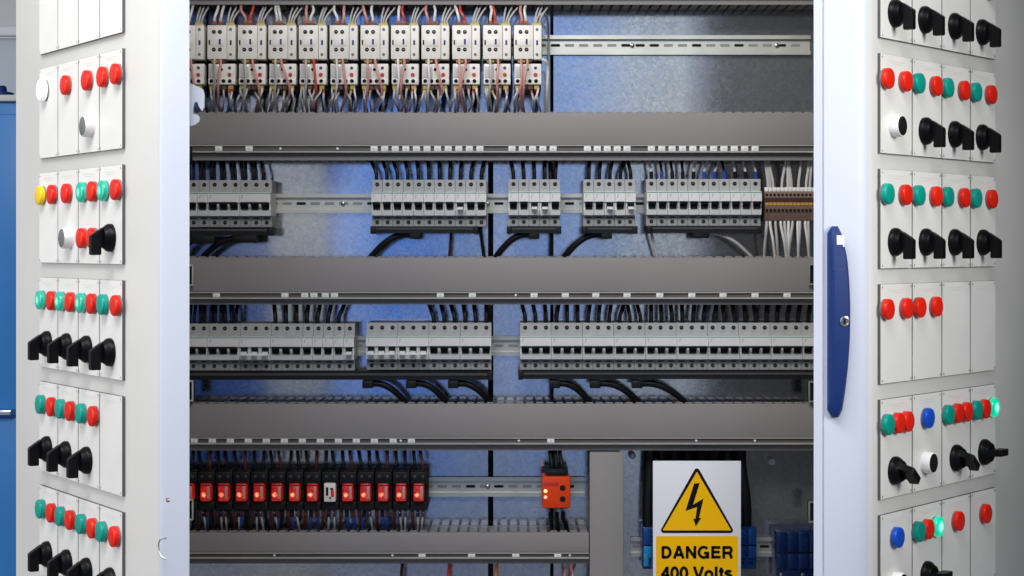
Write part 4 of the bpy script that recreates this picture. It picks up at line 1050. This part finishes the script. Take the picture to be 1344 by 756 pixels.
# ------------------------------------------------------------------ world, lamps, camera
w = bpy.data.worlds.new('World'); scene.world = w; w.use_nodes = True; nt = w.node_tree
bg = nt.nodes['Background']
tc = nt.nodes.new('ShaderNodeTexCoord'); sp = nt.nodes.new('ShaderNodeSeparateXYZ'); nt.links.new(tc.outputs['Generated'], sp.inputs[0])
def math_(op, a=None, b=None, va=0, vb=0):
    n = nt.nodes.new('ShaderNodeMath'); n.operation = op
    for i, (l, v) in enumerate(((a, va), (b, vb))):
        if l is not None: nt.links.new(l, n.inputs[i])
        else: n.inputs[i].default_value = v
    return n.outputs[0]
az = math_('ARCTAN2', sp.outputs['X'], math_('MULTIPLY', sp.outputs['Y'], None, vb=-1))   # 0 = straight behind the camera
u = math_('MULTIPLY_ADD', az, None, vb=1 / .9); 
nt.nodes[-1].inputs[2].default_value = .5
ramp = nt.nodes.new('ShaderNodeValToRGB'); nt.links.new(u, ramp.inputs['Fac'])
def pxu(px): return .5 + math.atan((px - CX) / F) / .9
stops = [(0.0, (.62, .64, .68)), (.20, (.80, .83, .92)), (.265, (.12, .22, .55)), (pxu(265), (.045, .14, .58)), (pxu(335), (.07, .20, .72)), (pxu(395), (.60, .74, 1.0)), (pxu(425), (.46, .62, 1.0)), (pxu(490), (.05, .24, .95)), (pxu(572), (.08, .30, 1.0)),
         (pxu(612), (.40, .48, .50)), (pxu(660), (.52, .57, .70)), (pxu(735), (.14, .36, 1.0)), (pxu(785), (.16, .38, .98)), (pxu(800), (.60, .67, .70)), (pxu(905), (.64, .70, .71)), (pxu(950), (.14, .15, .18)), (pxu(1000), (.06, .08, .15)), (pxu(1066), (.04, .05, .11)), (.76, (.16, .17, .18)), (1.0, (.07, .075, .065))]
while len(ramp.color_ramp.elements) < len(stops): ramp.color_ramp.elements.new(.5)
for el, (p, c) in zip(ramp.color_ramp.elements, stops): el.position = p
for el, (p, c) in zip(ramp.color_ramp.elements, stops): el.color = (*[v * (1.7 if .3 < p < .62 else 1) for v in c], 1)
# brighter high up (hall ceiling), darker towards the floor
zr = nt.nodes.new('ShaderNodeMapRange'); nt.links.new(sp.outputs['Z'], zr.inputs['Value'])
zr.inputs['From Min'].default_value = -.18; zr.inputs['From Max'].default_value = .15; zr.inputs['To Min'].default_value = .30; zr.inputs['To Max'].default_value = 1.05
mu = nt.nodes.new('ShaderNodeMix'); mu.data_type = 'RGBA'; mu.blend_type = 'MULTIPLY'; mu.inputs['Factor'].default_value = 1
nt.links.new(ramp.outputs['Color'], mu.inputs['A']); nt.links.new(zr.outputs['Result'], mu.inputs['B'])
nt.links.new(mu.outputs['Result'], bg.inputs['Color']); bg.inputs['Strength'].default_value = .72

def area(name, loc, target, sx_, sy_, energy, col):
    l = bpy.data.lights.new(name, 'AREA'); l.shape = 'RECTANGLE'; l.size = sx_; l.size_y = sy_; l.energy = energy; l.color = col
    o = bpy.data.objects.new(name, l); COL.objects.link(o); o.location = loc
    o.rotation_euler = (Vector(target) - Vector(loc)).to_track_quat('-Z', 'Y').to_euler(); return o
area('ceiling_light', (-.45, 1.55, H + 1.30), (-.05, 2.95, H), 1.8, .5, 43, (1, .975, .93))
area('window_light', (-3.6, 1.75, H + .3), (-.6, 2.6, H - .15), 2.0, 1.6, 43, (1, .985, .95))
area('hall_light', (-.5, -1.6, H + 3.0), (0, 3.0, H), 3.0, 1.0, 42, (.95, .97, 1))
l = area('added_side_light', (1.85, 1.35, H + .55), (-.10, 2.48, H - .02), .5, .9, 3.4, (1, .985, .94)); l.data.spread = math.radians(54)  # added lamp, lifts the right door and the left door's inner side

cam = bpy.data.cameras.new('camera'); co = bpy.data.objects.new('camera', cam); COL.objects.link(co)
co.location = (0, 0, H); co.rotation_euler = (PI / 2, 0, 0)
cam.sensor_width = 36; cam.lens = 36 * F / 1344; cam.shift_y = -(378 - CY) / 1344; cam.shift_x = 0
cam.clip_end = 100; cam.clip_start = .05
scene.camera = co
scene.view_settings.view_transform = 'Standard'; scene.view_settings.look = 'None'
scene.view_settings.exposure = 0; scene.view_settings.gamma = 1
